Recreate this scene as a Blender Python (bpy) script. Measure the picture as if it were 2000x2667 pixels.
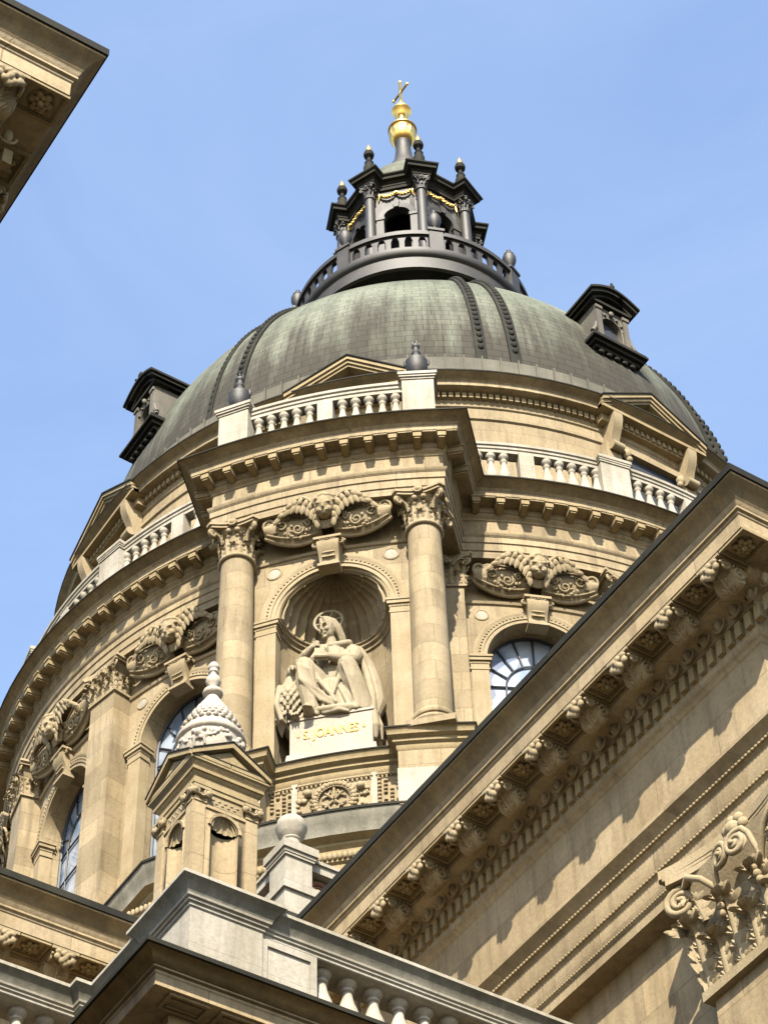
import bpy, bmesh, math, random
from math import sin, cos, pi, sqrt, radians as rad, atan2, asin, tan
from mathutils import Vector, Matrix
random.seed(7)
for o in list(bpy.data.objects): bpy.data.objects.remove(o)
scene = bpy.context.scene
COL = scene.collection

# ------------------------------------------------------------------ camera
CAM = Vector((-32.531, -45.538, 1.6))
YAW, PITCH, ROLL = 0.9743, 0.8442, -0.0349
cam_d = bpy.data.cameras.new('camera'); cam = bpy.data.objects.new('camera', cam_d); COL.objects.link(cam)
fwd = Vector((cos(PITCH)*cos(YAW), cos(PITCH)*sin(YAW), sin(PITCH)))
rt0 = Vector((sin(YAW), -cos(YAW), 0)); up0 = rt0.cross(fwd)
RT = rt0*cos(ROLL) + up0*sin(ROLL); UP = up0*cos(ROLL) - rt0*sin(ROLL)
cam.matrix_world = Matrix(((RT.x, UP.x, -fwd.x, CAM.x), (RT.y, UP.y, -fwd.y, CAM.y), (RT.z, UP.z, -fwd.z, CAM.z), (0, 0, 0, 1)))
cam_d.sensor_fit = 'HORIZONTAL'; cam_d.sensor_width = 36.0; cam_d.lens = 114.126
cam_d.clip_start = 0.1; cam_d.clip_end = 5000
scene.camera = cam
scene.render.resolution_x = 767; scene.render.resolution_y = 1024

# ------------------------------------------------------------------ light
SUN_AZ, SUN_EL = rad(232), rad(43)
world = bpy.data.worlds.new("World"); scene.world = world; world.use_nodes = True
wn = world.node_tree.nodes; wl = world.node_tree.links
bg = wn['Background']; sky = wn.new('ShaderNodeTexSky'); sky.sky_type = 'NISHITA'
sky.sun_disc = False; sky.sun_elevation = SUN_EL; sky.sun_rotation = (pi/2 - SUN_AZ) % (2*pi)
sky.altitude = 100; sky.air_density = 1.0; sky.dust_density = 1.0; sky.ozone_density = 1.0
tc = wn.new('ShaderNodeTexCoord'); cm = wn.new('ShaderNodeMapping'); cm.inputs['Scale'].default_value = (1.2, 1.2, 3.0); wl.new(tc.outputs['Generated'], cm.inputs['Vector'])
cn = wn.new('ShaderNodeTexNoise'); cn.inputs['Scale'].default_value = 3.0; cn.inputs['Detail'].default_value = 7; cn.inputs['Roughness'].default_value = .62; cn.inputs['Distortion'].default_value = .6; wl.new(cm.outputs[0], cn.inputs['Vector'])
cr_ = wn.new('ShaderNodeValToRGB'); cr_.color_ramp.elements[0].position = .38; cr_.color_ramp.elements[0].color = (.015, .015, .015, 1); cr_.color_ramp.elements[1].position = .75; cr_.color_ramp.elements[1].color = (.05, .05, .05, 1); wl.new(cn.outputs['Fac'], cr_.inputs[0])
cx_ = wn.new('ShaderNodeMix'); cx_.data_type = 'RGBA'; wl.new(cr_.outputs[0], cx_.inputs[0]); wl.new(sky.outputs[0], cx_.inputs[6]); cx_.inputs[7].default_value = (7.0, 7.6, 8.4, 1); wl.new(cx_.outputs[2], bg.inputs[0]); bg.inputs[1].default_value = 0.10
sun_d = bpy.data.lights.new('sun', 'SUN'); sun_d.energy = 4.2; sun_d.angle = rad(0.5); sun_d.color = (1.0, 0.92, 0.79)
sun = bpy.data.objects.new('sun', sun_d); COL.objects.link(sun)
sdir = Vector((cos(SUN_EL)*cos(SUN_AZ), cos(SUN_EL)*sin(SUN_AZ), sin(SUN_EL)))
sun.rotation_euler = sdir.to_track_quat('Z', 'Y').to_euler()
scene.view_settings.view_transform = 'Standard'; scene.view_settings.look = 'None'
scene.view_settings.exposure = 2.0; scene.view_settings.gamma = 1

# ------------------------------------------------------------------ materials
def nodes_of(m): return m.node_tree.nodes, m.node_tree.links
def base_mat(name, rough=0.8, metal=0.0, col=(.5, .5, .5)):
    m = bpy.data.materials.new(name); m.use_nodes = True
    b = m.node_tree.nodes['Principled BSDF']; b.inputs['Roughness'].default_value = rough
    b.inputs['Metallic'].default_value = metal; b.inputs['Base Color'].default_value = (*col, 1)
    return m
def N(n, t, **kw):
    x = n.new(t)
    for k, v in kw.items(): setattr(x, k, v)
    return x
def ramp(n, pts):
    r = n.new('ShaderNodeValToRGB'); e = r.color_ramp.elements
    e[0].position, e[0].color = pts[0][0], (*pts[0][1], 1); e[1].position, e[1].color = pts[-1][0], (*pts[-1][1], 1)
    for p, c in pts[1:-1]:
        q = e.new(p); q.color = (*c, 1)
    return r
def mixc(n, l, fac, a, b, mode='MIX'):
    m = n.new('ShaderNodeMix'); m.data_type = 'RGBA'; m.blend_type = mode; m.clamp_factor = True
    for s, v in ((0, fac), (6, a), (7, b)):
        if hasattr(v, 'is_linked') or hasattr(v, 'links'): l.new(v, m.inputs[s])
        elif isinstance(v, tuple): m.inputs[s].default_value = (*v, 1)
        else: m.inputs[s].default_value = v
    return m.outputs[2]
ALB = .315
def stone(name, c1, c2, c3, joint=None, bw=1.1, bh=0.5, bump=0.45, streak=0.5, rough=0.85, grime=(.13, .09, .05), alb=None, tint=None, sc=1.0, g0=.5, g1=.8, blockvar=.5):
    """masonry: large patches, fine grain, rain streaks, soot blotches and optional block joints"""
    c1, c2, c3, grime = [tuple((alb or ALB)*x**(1.12 if i == 2 else 1.0)*(tint or (1, 1, 1))[i] for i, x in enumerate(c)) for c in (c1, c2, c3, grime)]
    m = base_mat(name, rough); n, l = nodes_of(m); b = n['Principled BSDF']
    geo = N(n, 'ShaderNodeNewGeometry'); pos = geo.outputs['Position']
    na = N(n, 'ShaderNodeTexNoise'); na.inputs['Scale'].default_value = .9*sc; na.inputs['Detail'].default_value = 6; l.new(pos, na.inputs['Vector'])
    ra = ramp(n, [(.3, c1), (.5, c2), (.72, c3)]); l.new(na.outputs['Fac'], ra.inputs[0])
    col = ra.outputs[0]
    nf = N(n, 'ShaderNodeTexNoise'); nf.inputs['Scale'].default_value = 14*sc; nf.inputs['Detail'].default_value = 8; nf.inputs['Roughness'].default_value = .7; l.new(pos, nf.inputs['Vector'])
    rf = ramp(n, [(.3, (.72, .70, .66)), (.62, (1.08, 1.06, 1.04))]); l.new(nf.outputs['Fac'], rf.inputs[0])
    col = mixc(n, l, .8, col, rf.outputs[0], 'MULTIPLY')
    # streaks: noise squeezed in z
    mp = N(n, 'ShaderNodeMapping'); mp.inputs['Scale'].default_value = (3.2*sc, 3.2*sc, .35*sc); l.new(pos, mp.inputs['Vector'])
    ns = N(n, 'ShaderNodeTexNoise'); ns.inputs['Scale'].default_value = 1.3; ns.inputs['Detail'].default_value = 7; ns.inputs['Roughness'].default_value = .65; l.new(mp.outputs[0], ns.inputs['Vector'])
    rs = ramp(n, [(g0, (0, 0, 0)), (g1, (1, 1, 1))]); l.new(ns.outputs['Fac'], rs.inputs[0])
    mul = N(n, 'ShaderNodeMath', operation='MULTIPLY'); l.new(rs.outputs[0], mul.inputs[0]); mul.inputs[1].default_value = streak
    col = mixc(n, l, mul.outputs[0], col, grime)
    h = N(n, 'ShaderNodeMath', operation='MULTIPLY'); l.new(nf.outputs['Fac'], h.inputs[0]); h.inputs[1].default_value = .6
    hout = h.outputs[0]
    if joint:
        sx = N(n, 'ShaderNodeSeparateXYZ'); l.new(pos, sx.inputs[0])
        if joint == 'cyl':
            at = N(n, 'ShaderNodeMath', operation='ARCTAN2'); l.new(sx.outputs[1], at.inputs[0]); l.new(sx.outputs[0], at.inputs[1])
            u = N(n, 'ShaderNodeMath', operation='MULTIPLY'); l.new(at.outputs[0], u.inputs[0]); u.inputs[1].default_value = 12.6
        else:
            u = N(n, 'ShaderNodeMath', operation='ADD'); l.new(sx.outputs[0], u.inputs[0]); l.new(sx.outputs[1], u.inputs[1])
        cx = N(n, 'ShaderNodeCombineXYZ'); l.new(u.outputs[0], cx.inputs[0]); l.new(sx.outputs[2], cx.inputs[1])
        br = N(n, 'ShaderNodeTexBrick'); l.new(cx.outputs[0], br.inputs['Vector'])
        br.inputs['Scale'].default_value = 1; br.inputs['Mortar Size'].default_value = .008; br.inputs['Brick Width'].default_value = bw; br.inputs['Row Height'].default_value = bh
        br.inputs['Mortar Smooth'].default_value = .3
        br.inputs['Color1'].default_value = (.80, .78, .74, 1); br.inputs['Color2'].default_value = (1.12, 1.11, 1.10, 1); br.inputs['Mortar'].default_value = (.62, .56, .48, 1)
        col = mixc(n, l, blockvar, col, br.outputs['Color'], 'MULTIPLY')
        hm = N(n, 'ShaderNodeMath', operation='SUBTRACT'); l.new(hout, hm.inputs[0]); l.new(br.outputs['Fac'], hm.inputs[1]); hout = hm.outputs[0]
    l.new(col, b.inputs['Base Color'])
    bp = N(n, 'ShaderNodeBump'); bp.inputs['Strength'].default_value = bump; bp.inputs['Distance'].default_value = .03
    l.new(hout, bp.inputs['Height']); l.new(bp.outputs[0], b.inputs['Normal'])
    return m
WARM = (1.05, 1.005, .985)
M = {}
M['tan'] = stone('limestone_drum', (.50, .40, .245), (.58, .475, .31), (.66, .555, .385), 'cyl', 1.25, .62, g0=.47, g1=.78, streak=.7, blockvar=.95, tint=WARM)
M['tanwall'] = stone('limestone_wall', (.46, .36, .225), (.54, .435, .285), (.63, .525, .365), 'xy', 1.5, .72, g0=.47, g1=.78, streak=.62, blockvar=.95, alb=.375, tint=WARM)
M['carve'] = stone('limestone_carved', (.50, .395, .24), (.58, .47, .30), (.66, .55, .375), None, bump=.5, streak=.35, sc=1.6, tint=WARM)
M['trim'] = stone('limestone_trim', (.44, .34, .18), (.53, .415, .235), (.61, .49, .30), None, streak=.5, sc=1.2, tint=WARM)
M['weath'] = stone('weathered_limestone', (.27, .195, .10), (.40, .295, .15), (.52, .395, .22), None, streak=.6, sc=1.1, grime=(.10, .07, .042), g0=.4, g1=.75, tint=WARM)
M['white'] = stone('pale_limestone', (.54, .48, .39), (.68, .62, .53), (.80, .75, .67), 'xy', 1.6, .8, g0=.45, g1=.78, streak=.6, grime=(.30, .26, .21), blockvar=.3, alb=.33)
M['whitec'] = stone('pale_limestone_carved', (.62, .55, .45), (.70, .63, .53), (.77, .71, .62), None, streak=.4, grime=(.27, .24, .19), alb=.33)
M['grayw'] = stone('grey_weathered_stone', (.25, .225, .185), (.36, .33, .28), (.48, .45, .39), None, streak=.7, grime=(.10, .09, .075), g0=.4, g1=.75)
M['pink'] = stone('pinkish_plinth_stone', (.62, .53, .44), (.68, .59, .50), (.74, .66, .57), None, streak=.15, alb=.33)
M['urnstone'] = stone('pinkish_urn_stone', (.64, .56, .48), (.72, .64, .56), (.79, .72, .65), None, streak=.3, grime=(.30, .24, .18), alb=.40)
M['statue'] = stone('statue_stone', (.47, .40, .28), (.57, .49, .35), (.66, .58, .44), None, bump=.4, streak=.3, sc=2, tint=WARM)
M['terra'] = stone('terracotta', (.30, .12, .075), (.38, .16, .10), (.46, .21, .14), None, streak=.3)
M['lead'] = stone('dark_lead', (.020, .019, .019), (.034, .032, .031), (.06, .056, .053), None, streak=.2, rough=.8, grime=(.09, .085, .075)); M['lead'].node_tree.nodes['Principled BSDF'].inputs['Specular IOR Level'].default_value = .15
M['lantern'] = stone('lantern_dark_metal', (.028, .023, .024), (.043, .036, .037), (.08, .068, .069), None, streak=.45, rough=.6, grime=(.028, .026, .03), sc=2)
M['ground'] = stone('paving', (.07, .06, .05), (.09, .08, .065), (.12, .105, .085), 'xy', 1.2, 1.2, streak=.2)
M['gold'] = base_mat('gilding', .33, 1.0, (.68, .45, .13)); M['goldpaint'] = base_mat('gold_paint', .6, .2, (.36, .17, .015))
M['dormer'] = stone('grey_zinc_dormer', (.13, .112, .098), (.19, .168, .147), (.28, .25, .22), None, streak=.6, rough=.7, grime=(.08, .07, .06))
M['cupola'] = stone('dull_patina', (.10, .115, .085), (.16, .18, .14), (.24, .26, .21), None, streak=.75, rough=.8, grime=(.06, .055, .045), sc=2)
M['dark'] = base_mat('dark_void', .9, 0, (.012, .011, .012))
M['bars'] = base_mat('window_bars', .6, .3, (.02, .022, .028))
def make_glass():
    m = base_mat('window_glass', .06, 0, (.10, .13, .17)); n, l = nodes_of(m); b = n['Principled BSDF']
    b.inputs['Specular IOR Level'].default_value = 1.0; b.inputs['IOR'].default_value = 1.9
    g = N(n, 'ShaderNodeNewGeometry'); v = N(n, 'ShaderNodeTexNoise'); v.inputs['Scale'].default_value = 1.6; l.new(g.outputs['Position'], v.inputs['Vector'])
    r = ramp(n, [(.35, (.10, .14, .20)), (.65, (.26, .30, .35))]); l.new(v.outputs[0], r.inputs[0]); l.new(r.outputs[0], b.inputs['Base Color'])
    bp = N(n, 'ShaderNodeBump'); bp.inputs['Strength'].default_value = .06; l.new(v.outputs[0], bp.inputs['Height']); l.new(bp.outputs[0], b.inputs['Normal'])
    return m
M['glass'] = make_glass()
def make_copper():
    m = base_mat('copper_sheet', .85); n, l = nodes_of(m); b = n['Principled BSDF']; b.inputs['Specular IOR Level'].default_value = .2
    g = N(n, 'ShaderNodeNewGeometry'); pos = g.outputs['Position']; sx = N(n, 'ShaderNodeSeparateXYZ'); l.new(pos, sx.inputs[0])
    at = N(n, 'ShaderNodeMath', operation='ARCTAN2'); l.new(sx.outputs[1], at.inputs[0]); l.new(sx.outputs[0], at.inputs[1])
    u = N(n, 'ShaderNodeMath', operation='MULTIPLY'); l.new(at.outputs[0], u.inputs[0]); u.inputs[1].default_value = 11.0
    zz = N(n, 'ShaderNodeMath', operation='SUBTRACT'); l.new(sx.outputs[2], zz.inputs[0]); zz.inputs[1].default_value = 57.3
    zn = N(n, 'ShaderNodeMath', operation='DIVIDE'); l.new(zz.outputs[0], zn.inputs[0]); zn.inputs[1].default_value = 14.0
    asn = N(n, 'ShaderNodeMath', operation='ARCSINE'); l.new(zn.outputs[0], asn.inputs[0])
    v = N(n, 'ShaderNodeMath', operation='MULTIPLY'); l.new(asn.outputs[0], v.inputs[0]); v.inputs[1].default_value = 13.0
    cx = N(n, 'ShaderNodeCombineXYZ'); l.new(u.outputs[0], cx.inputs[0]); l.new(v.outputs[0], cx.inputs[1])
    br = N(n, 'ShaderNodeTexBrick'); l.new(cx.outputs[0], br.inputs['Vector']); br.offset = .5
    br.inputs['Scale'].default_value = 1; br.inputs['Brick Width'].default_value = .58; br.inputs['Row Height'].default_value = .34; br.inputs['Mortar Size'].default_value = .012; br.inputs['Mortar Smooth'].default_value = .4
    br.inputs['Color1'].default_value = (.86, .86, .86, 1); br.inputs['Color2'].default_value = (1.06, 1.06, 1.06, 1); br.inputs['Mortar'].default_value = (.50, .49, .46, 1)
    na = N(n, 'ShaderNodeTexNoise'); na.inputs['Scale'].default_value = .22; na.inputs['Detail'].default_value = 4; l.new(pos, na.inputs['Vector'])
    ra = ramp(n, [(.34, (.062, .070, .048)), (.5, (.090, .099, .072)), (.66, (.120, .127, .096))]); l.new(na.outputs[0], ra.inputs[0])
    # brown-black tarnish running down, stronger low on the shell
    cs = N(n, 'ShaderNodeCombineXYZ'); 
    us = N(n, 'ShaderNodeMath', operation='MULTIPLY'); l.new(at.outputs[0], us.inputs[0]); us.inputs[1].default_value = 14.0
    vs = N(n, 'ShaderNodeMath', operation='MULTIPLY'); l.new(v.outputs[0], vs.inputs[0]); vs.inputs[1].default_value = .10
    l.new(us.outputs[0], cs.inputs[0]); l.new(vs.outputs[0], cs.inputs[1])
    ns = N(n, 'ShaderNodeTexNoise'); ns.inputs['Scale'].default_value = 1.5; ns.inputs['Detail'].default_value = 9; ns.inputs['Roughness'].default_value = .68; l.new(cs.outputs[0], ns.inputs['Vector'])
    cl = N(n, 'ShaderNodeCombineXYZ'); ul = N(n, 'ShaderNodeMath', operation='MULTIPLY'); l.new(at.outputs[0], ul.inputs[0]); ul.inputs[1].default_value = 2.6
    vl = N(n, 'ShaderNodeMath', operation='MULTIPLY'); l.new(v.outputs[0], vl.inputs[0]); vl.inputs[1].default_value = .28
    l.new(ul.outputs[0], cl.inputs[0]); l.new(vl.outputs[0], cl.inputs[1])
    nl = N(n, 'ShaderNodeTexNoise'); nl.inputs['Scale'].default_value = 1.2; nl.inputs['Detail'].default_value = 3; l.new(cl.outputs[0], nl.inputs['Vector'])
    band = N(n, 'ShaderNodeMapRange'); l.new(sx.outputs[2], band.inputs[0]); band.inputs[1].default_value = 58.6; band.inputs[2].default_value = 64.5; band.inputs[3].default_value = .20; band.inputs[4].default_value = -.20
    s1 = N(n, 'ShaderNodeMath', operation='ADD'); l.new(ns.outputs[0], s1.inputs[0]); l.new(band.outputs[0], s1.inputs[1])
    s2 = N(n, 'ShaderNodeMath', operation='MULTIPLY_ADD'); l.new(nl.outputs[0], s2.inputs[0]); s2.inputs[1].default_value = .42; l.new(s1.outputs[0], s2.inputs[2])
    rs = ramp(n, [(.50, (0, 0, 0)), (.82, (.93, .93, .93))]); l.new(s2.outputs[0], rs.inputs[0])
    col = mixc(n, l, rs.outputs[0], ra.outputs[0], (.024, .020, .014))
    col = mixc(n, l, .9, col, br.outputs[0], 'MULTIPLY')
    l.new(col, b.inputs['Base Color'])
    hm = N(n, 'ShaderNodeMath', operation='MULTIPLY'); l.new(br.outputs['Fac'], hm.inputs[0]); hm.inputs[1].default_value = -1
    bp = N(n, 'ShaderNodeBump'); bp.inputs['Strength'].default_value = .8; bp.inputs['Distance'].default_value = .05; l.new(hm.outputs[0], bp.inputs['Height']); l.new(bp.outputs[0], b.inputs['Normal'])
    return m
M['copper'] = make_copper()
M['copperflash'] = stone('grey_metal_flashing', (.12, .115, .10), (.19, .18, .16), (.28, .265, .235), 'cyl', .9, 3, streak=.7, rough=.9, grime=(.12, .10, .085))

# ------------------------------------------------------------------ mesh tools
KG = 0.8046                                    # the corner pavilion is worked out at a handier size, then brought to its true place
def gscale(p): return CAM + (Vector(p) - CAM)*KG
def frame(az, R, z=0, deg=True):
    """local x right (seen from outside), y inwards, z up, for a wall facing azimuth az"""
    a = rad(az) if deg else az
    n = Vector((cos(a), sin(a), 0)); t = Vector((-sin(a), cos(a), 0)); o = n*R + Vector((0, 0, z))
    return Matrix(((t.x, -n.x, 0, o.x), (t.y, -n.y, 0, o.y), (0, 0, 1, o.z), (0, 0, 0, 1)))
def wallframe(az, p):
    m = frame(az, 0); m.translation = Vector(p); return m
def cylmap(az, R):
    def f(s, d, z):
        a = rad(az) + s/R; return Vector(((R-d)*cos(a), (R-d)*sin(a), z))
    return f
def flatmap(mat): return lambda s, d, z: mat @ Vector((s, d, z))
class MB:
    def __init__(self, xf=None): self.v = []; self.f = []; self.mi = []; self.xf = xf; self.cur = 0
    def add(self, vs, fs, mat=None):
        o = len(self.v)
        for p in vs:
            p = Vector(p)
            if mat is not None: p = mat @ p
            if self.xf: p = Vector(self.xf(p))
            self.v.append(p)
        for f in fs: self.f.append([i+o for i in f]); self.mi.append(self.cur)
        return self
    def merge(self, other, mat=None): return self.add(other.v, other.f, mat)
    def box(self, x0, x1, y0, y1, z0, z1, mat=None, tx=0, ty=0):
        return self.add([(x0, y0, z0), (x1, y0, z0), (x1, y1, z0), (x0, y1, z0), (x0+tx, y0+ty, z1), (x1-tx, y0+ty, z1), (x1-tx, y1-ty, z1), (x0+tx, y1-ty, z1)],
                        [(0, 3, 2, 1), (4, 5, 6, 7), (0, 1, 5, 4), (1, 2, 6, 5), (2, 3, 7, 6), (3, 0, 4, 7)], mat)
    def grid(self, P, mat=None, closeu=False, closev=False):
        nu, nv = len(P), len(P[0]); vs = [p for r in P for p in r]; fs = []
        for i in range(nu if closeu else nu-1):
            for j in range(nv if closev else nv-1):
                a, b = i, (i+1) % nu; c, d = j, (j+1) % nv
                fs.append((a*nv+c, b*nv+c, b*nv+d, a*nv+d))
        return self.add(vs, fs, mat)
    def lathe(self, prof, seg=24, mat=None, a0=0, a1=2*pi, flute=None):
        full = abs(a1-a0-2*pi) < 1e-6; ns = seg if full else seg+1; P = []
        for i in range(ns):
            a = a0+(a1-a0)*i/seg
            P.append([(r*(flute(a, z) if flute else 1)*cos(a), r*(flute(a, z) if flute else 1)*sin(a), z) for r, z in prof])
        return self.grid(P, mat, closeu=full)
    def ell(self, c, r, mat=None, rot=None, nu=12, nv=8):
        P = []; R = rot if rot else Matrix.Identity(3)
        for i in range(nu):
            a = 2*pi*i/nu
            P.append([Vector(c) + R @ Vector((r[0]*cos(a)*sin(pi*j/nv), r[1]*sin(a)*sin(pi*j/nv), -r[2]*cos(pi*j/nv))) for j in range(nv+1)])
        return self.grid(P, mat, closeu=True)
    def tube(self, pts, rads, seg=8, mat=None, cap=True):
        pts = [Vector(p) for p in pts]; n = len(pts)
        if not hasattr(rads, '__len__'): rads = [rads]*n
        P = []; prev = None
        for i, p in enumerate(pts):
            t = (pts[min(i+1, n-1)]-pts[max(i-1, 0)]); t = t.normalized() if t.length > 1e-9 else Vector((0, 0, 1))
            if prev is None:
                q = Vector((0, 0, 1)) if abs(t.z) < .9 else Vector((1, 0, 0)); u = t.cross(q).normalized()
            else:
                u = prev - t*prev.dot(t); u = u.normalized() if u.length > 1e-6 else t.orthogonal().normalized()
            prev = u; w = t.cross(u)
            P.append([p + (u*cos(2*pi*k/seg)+w*sin(2*pi*k/seg))*rads[i] for k in range(seg)])
        self.grid(P, mat, closev=True)
        if cap:
            for row in (P[0], P[-1]): self.add(row, [list(range(seg))], mat)
        return self
    def torus(self, c, R, r, mat=None, seg=24, s2=8, axis='z', a0=0, a1=2*pi):
        pts = []
        for i in range(seg+1):
            a = a0+(a1-a0)*i/seg
            q = {'z': (R*cos(a), R*sin(a), 0), 'y': (R*cos(a), 0, R*sin(a)), 'x': (0, R*cos(a), R*sin(a))}[axis]
            pts.append(Vector(c)+Vector(q))
        return self.tube(pts, r, s2, mat, cap=False)
    def sweep(self, prof, path, closed=False, mats=None, mat=None, caps=False):
        """prof: (offset outwards, z); outwards is to the right of the path; corners are mitred"""
        n = len(path); pv = [Vector((p[0], p[1])) for p in path]; dirs = []
        for i in range(n):
            def nrm(a, b):
                d = (b-a); d.normalize(); return Vector((d.y, -d.x))
            if closed or 0 < i < n-1:
                n1 = nrm(pv[i-1], pv[i]); n2 = nrm(pv[i], pv[(i+1) % n])
            elif i == 0: n1 = n2 = nrm(pv[0], pv[1])
            else: n1 = n2 = nrm(pv[-2], pv[-1])
            m = (n1+n2); m = m/max(.15, m.dot(n1)) if m.length > 1e-6 else n1
            dirs.append(m)
        P = [[(pv[i].x+dirs[i].x*o, pv[i].y+dirs[i].y*o, z) for (o, z) in prof] for i in range(n)]
        if mats is None: self.grid(P, mat, closeu=closed)
        else:
            keep = self.cur
            for j in range(len(prof)-1):
                self.cur = mats[j]; self.grid([[r[j], r[j+1]] for r in P], mat, closeu=closed)
            self.cur = keep
        if caps and not closed:
            self.add(P[0], [list(range(len(prof)))], mat); self.add(P[-1], [list(range(len(prof)))], mat)
        return self
    def prism(self, poly, d0, d1, fmap):
        """poly in (s,z) between depth d0 and d1 under a map (s,d,z)->world"""
        n = len(poly)
        self.add([fmap(s, d0, z) for s, z in poly]+[fmap(s, d1, z) for s, z in poly],
                 [list(range(n)), list(range(2*n-1, n-1, -1))]+[(i, (i+1) % n, (i+1) % n+n, i+n) for i in range(n)])
        return self
    def mesh(self, name, weld=True, angle=40, smooth=True):
        me = bpy.data.meshes.new(name); me.from_pydata([tuple(v) for v in self.v], [], self.f); me.update()
        me.polygons.foreach_set('material_index', self.mi)
        if weld:
            b = bmesh.new(); b.from_mesh(me); bmesh.ops.remove_doubles(b, verts=b.verts, dist=.0004)
            bmesh.ops.recalc_face_normals(b, faces=b.faces); b.to_mesh(me); b.free()
        if smooth:
            me.polygons.foreach_set('use_smooth', [True]*len(me.polygons))
            me.set_sharp_from_angle(angle=rad(angle))
        return me
    def build(self, name, mats, parent=None, **kw):
        me = self.mesh(name, **kw)
        return link(name, me, mats, parent)
PINV = {}
def link(name, me, mats=None, parent=None, mat=None):
    if mats is not None and me is not None and not me.materials:
        for m in (mats if isinstance(mats, (list, tuple)) else [mats]): me.materials.append(M[m])
    o = bpy.data.objects.new(name, me); COL.objects.link(o)
    if parent is not None:
        o.parent = parent; o.matrix_parent_inverse = PINV.get(parent.name, Matrix.Identity(4))
    if mat is not None: o.matrix_basis = mat
    return o
def thing(name, label, cat, mat=None, group=None, world=False):
    """Empty at a thing's base; world=True: its parts are given in world coordinates"""
    o = bpy.data.objects.new(name, None); COL.objects.link(o); o['label'] = label; o['category'] = cat
    mat = mat if isinstance(mat, Matrix) else Matrix.Translation(mat or (0, 0, 0))
    o.matrix_basis = mat; o.empty_display_size = .3
    if world: PINV[o.name] = mat.inverted()
    if group: o['group'] = group
    return o
def tag(o, label, cat, group=None):
    o['label'] = label; o['category'] = cat
    if group: o['group'] = group
    return o
def dup(root, mat=None, label=None):
    r = root.copy(); COL.objects.link(r)
    if mat is not None: r.matrix_basis = mat
    if label: r['label'] = label
    for ch in root.children:
        c = ch.copy(); COL.objects.link(c); c.parent = r
        for g in ch.children:
            d = g.copy(); COL.objects.link(d); d.parent = c
    return r
def sculpt(mb, name, voxel, smooth=2):
    """fuse overlapping lumps into one carved surface"""
    me = mb.mesh(name, weld=False, smooth=False); o = bpy.data.objects.new(name, me); COL.objects.link(o)
    r = o.modifiers.new('r', 'REMESH'); r.mode = 'VOXEL'; r.voxel_size = voxel
    if smooth:
        s = o.modifiers.new('s', 'SMOOTH'); s.iterations = smooth; s.factor = .5
    dg = bpy.context.evaluated_depsgraph_get(); out = bpy.data.meshes.new_from_object(o.evaluated_get(dg))
    bpy.data.objects.remove(o); bpy.data.meshes.remove(me)
    out.name = name; out.polygons.foreach_set('use_smooth', [True]*len(out.polygons)); return out
def rot(x=0, y=0, z=0):
    from mathutils import Euler
    return Euler((rad(x), rad(y), rad(z))).to_matrix()
def capsule(mb, pts, rads, mat=None, seg=10):
    mb.tube(pts, rads, seg, mat)
    for p, r in ((pts[0], rads[0]), (pts[-1], rads[-1])): mb.ell(p, (r, r, r), mat, nu=10, nv=6)
def arc(R, a0, a1, n): return [(R*cos(rad(a0+(a1-a0)*i/n)), R*sin(rad(a0+(a1-a0)*i/n))) for i in range(n+1)]
def breakpath(Rd, Rb, ht, n1=26, n2=10):
    """circle with four bays broken forward on the diagonals, anticlockwise"""
    p = []
    for b in (45, 135, 225, 315):
        ad = math.degrees(asin(ht/Rd)); ab = math.degrees(asin(ht/Rb))
        p += arc(Rb, b-ab, b+ab, n2) + arc(Rd, b+ad, b+90-ad, n1)
    return p
def spiral(c, r0, turns, ux, uy, n=26, a0=0, r1=.18):
    pts = []; rr = []
    for i in range(n+1):
        f = i/n; a = a0+turns*2*pi*f; r = r0*(1-(1-r1)*f)
        pts.append(Vector(c)+Vector(ux)*r*cos(a)+Vector(uy)*r*sin(a)); rr.append(f)
    return pts
def leaf(mb, o, u, w, h, wd, curl, mat=None, lobes=3, nl=12, lean=0.0, cup=.28, reach=.0):
    """acanthus leaf: o foot, u sideways, w outwards; rises along z, rolls over at the tip"""
    o, u, w = Vector(o), Vector(u), Vector(w); Z = Vector((0, 0, 1)); P = []
    L1, L2 = h, curl*2.3; p = o.copy(); prev = 0
    for i in range(nl+1):
        s = i/nl; f1 = .62; th = atan2(lean, 1) if s <= f1 else atan2(lean, 1)+3.7*((s-f1)/(1-f1))**1.25
        if i: p = p + (Z*cos(th)+w*sin(th))*((L1/f1 if s <= f1 else L2/(1-f1))/nl)
        nrm = w*cos(th)-Z*sin(th)
        base = .70+.30*sin(pi*min(1, s*1.25)) if s < .7 else max(.12, sqrt(max(0, 1-((s-.7)/.31)**2)))
        lob = 1-.34*abs(cos(lobes*pi*s))**2 if s < .9 else 1
        row = []
        for j in range(9):
            q = (j-4)/4; wq = wd*base*(q if abs(q) < .7 else q*lob)
            d = cup*wd*(-.62*q*q+.16*cos(3*pi*q))
            back = -.10*h*abs(q)**1.5*abs(cos(lobes*pi*s)) if .1 < s < .85 else 0
            row.append(p+u*wq+nrm*(d+.02*h+reach)+Z*back)
        P.append(row)
    mb.grid(P, mat)

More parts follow.
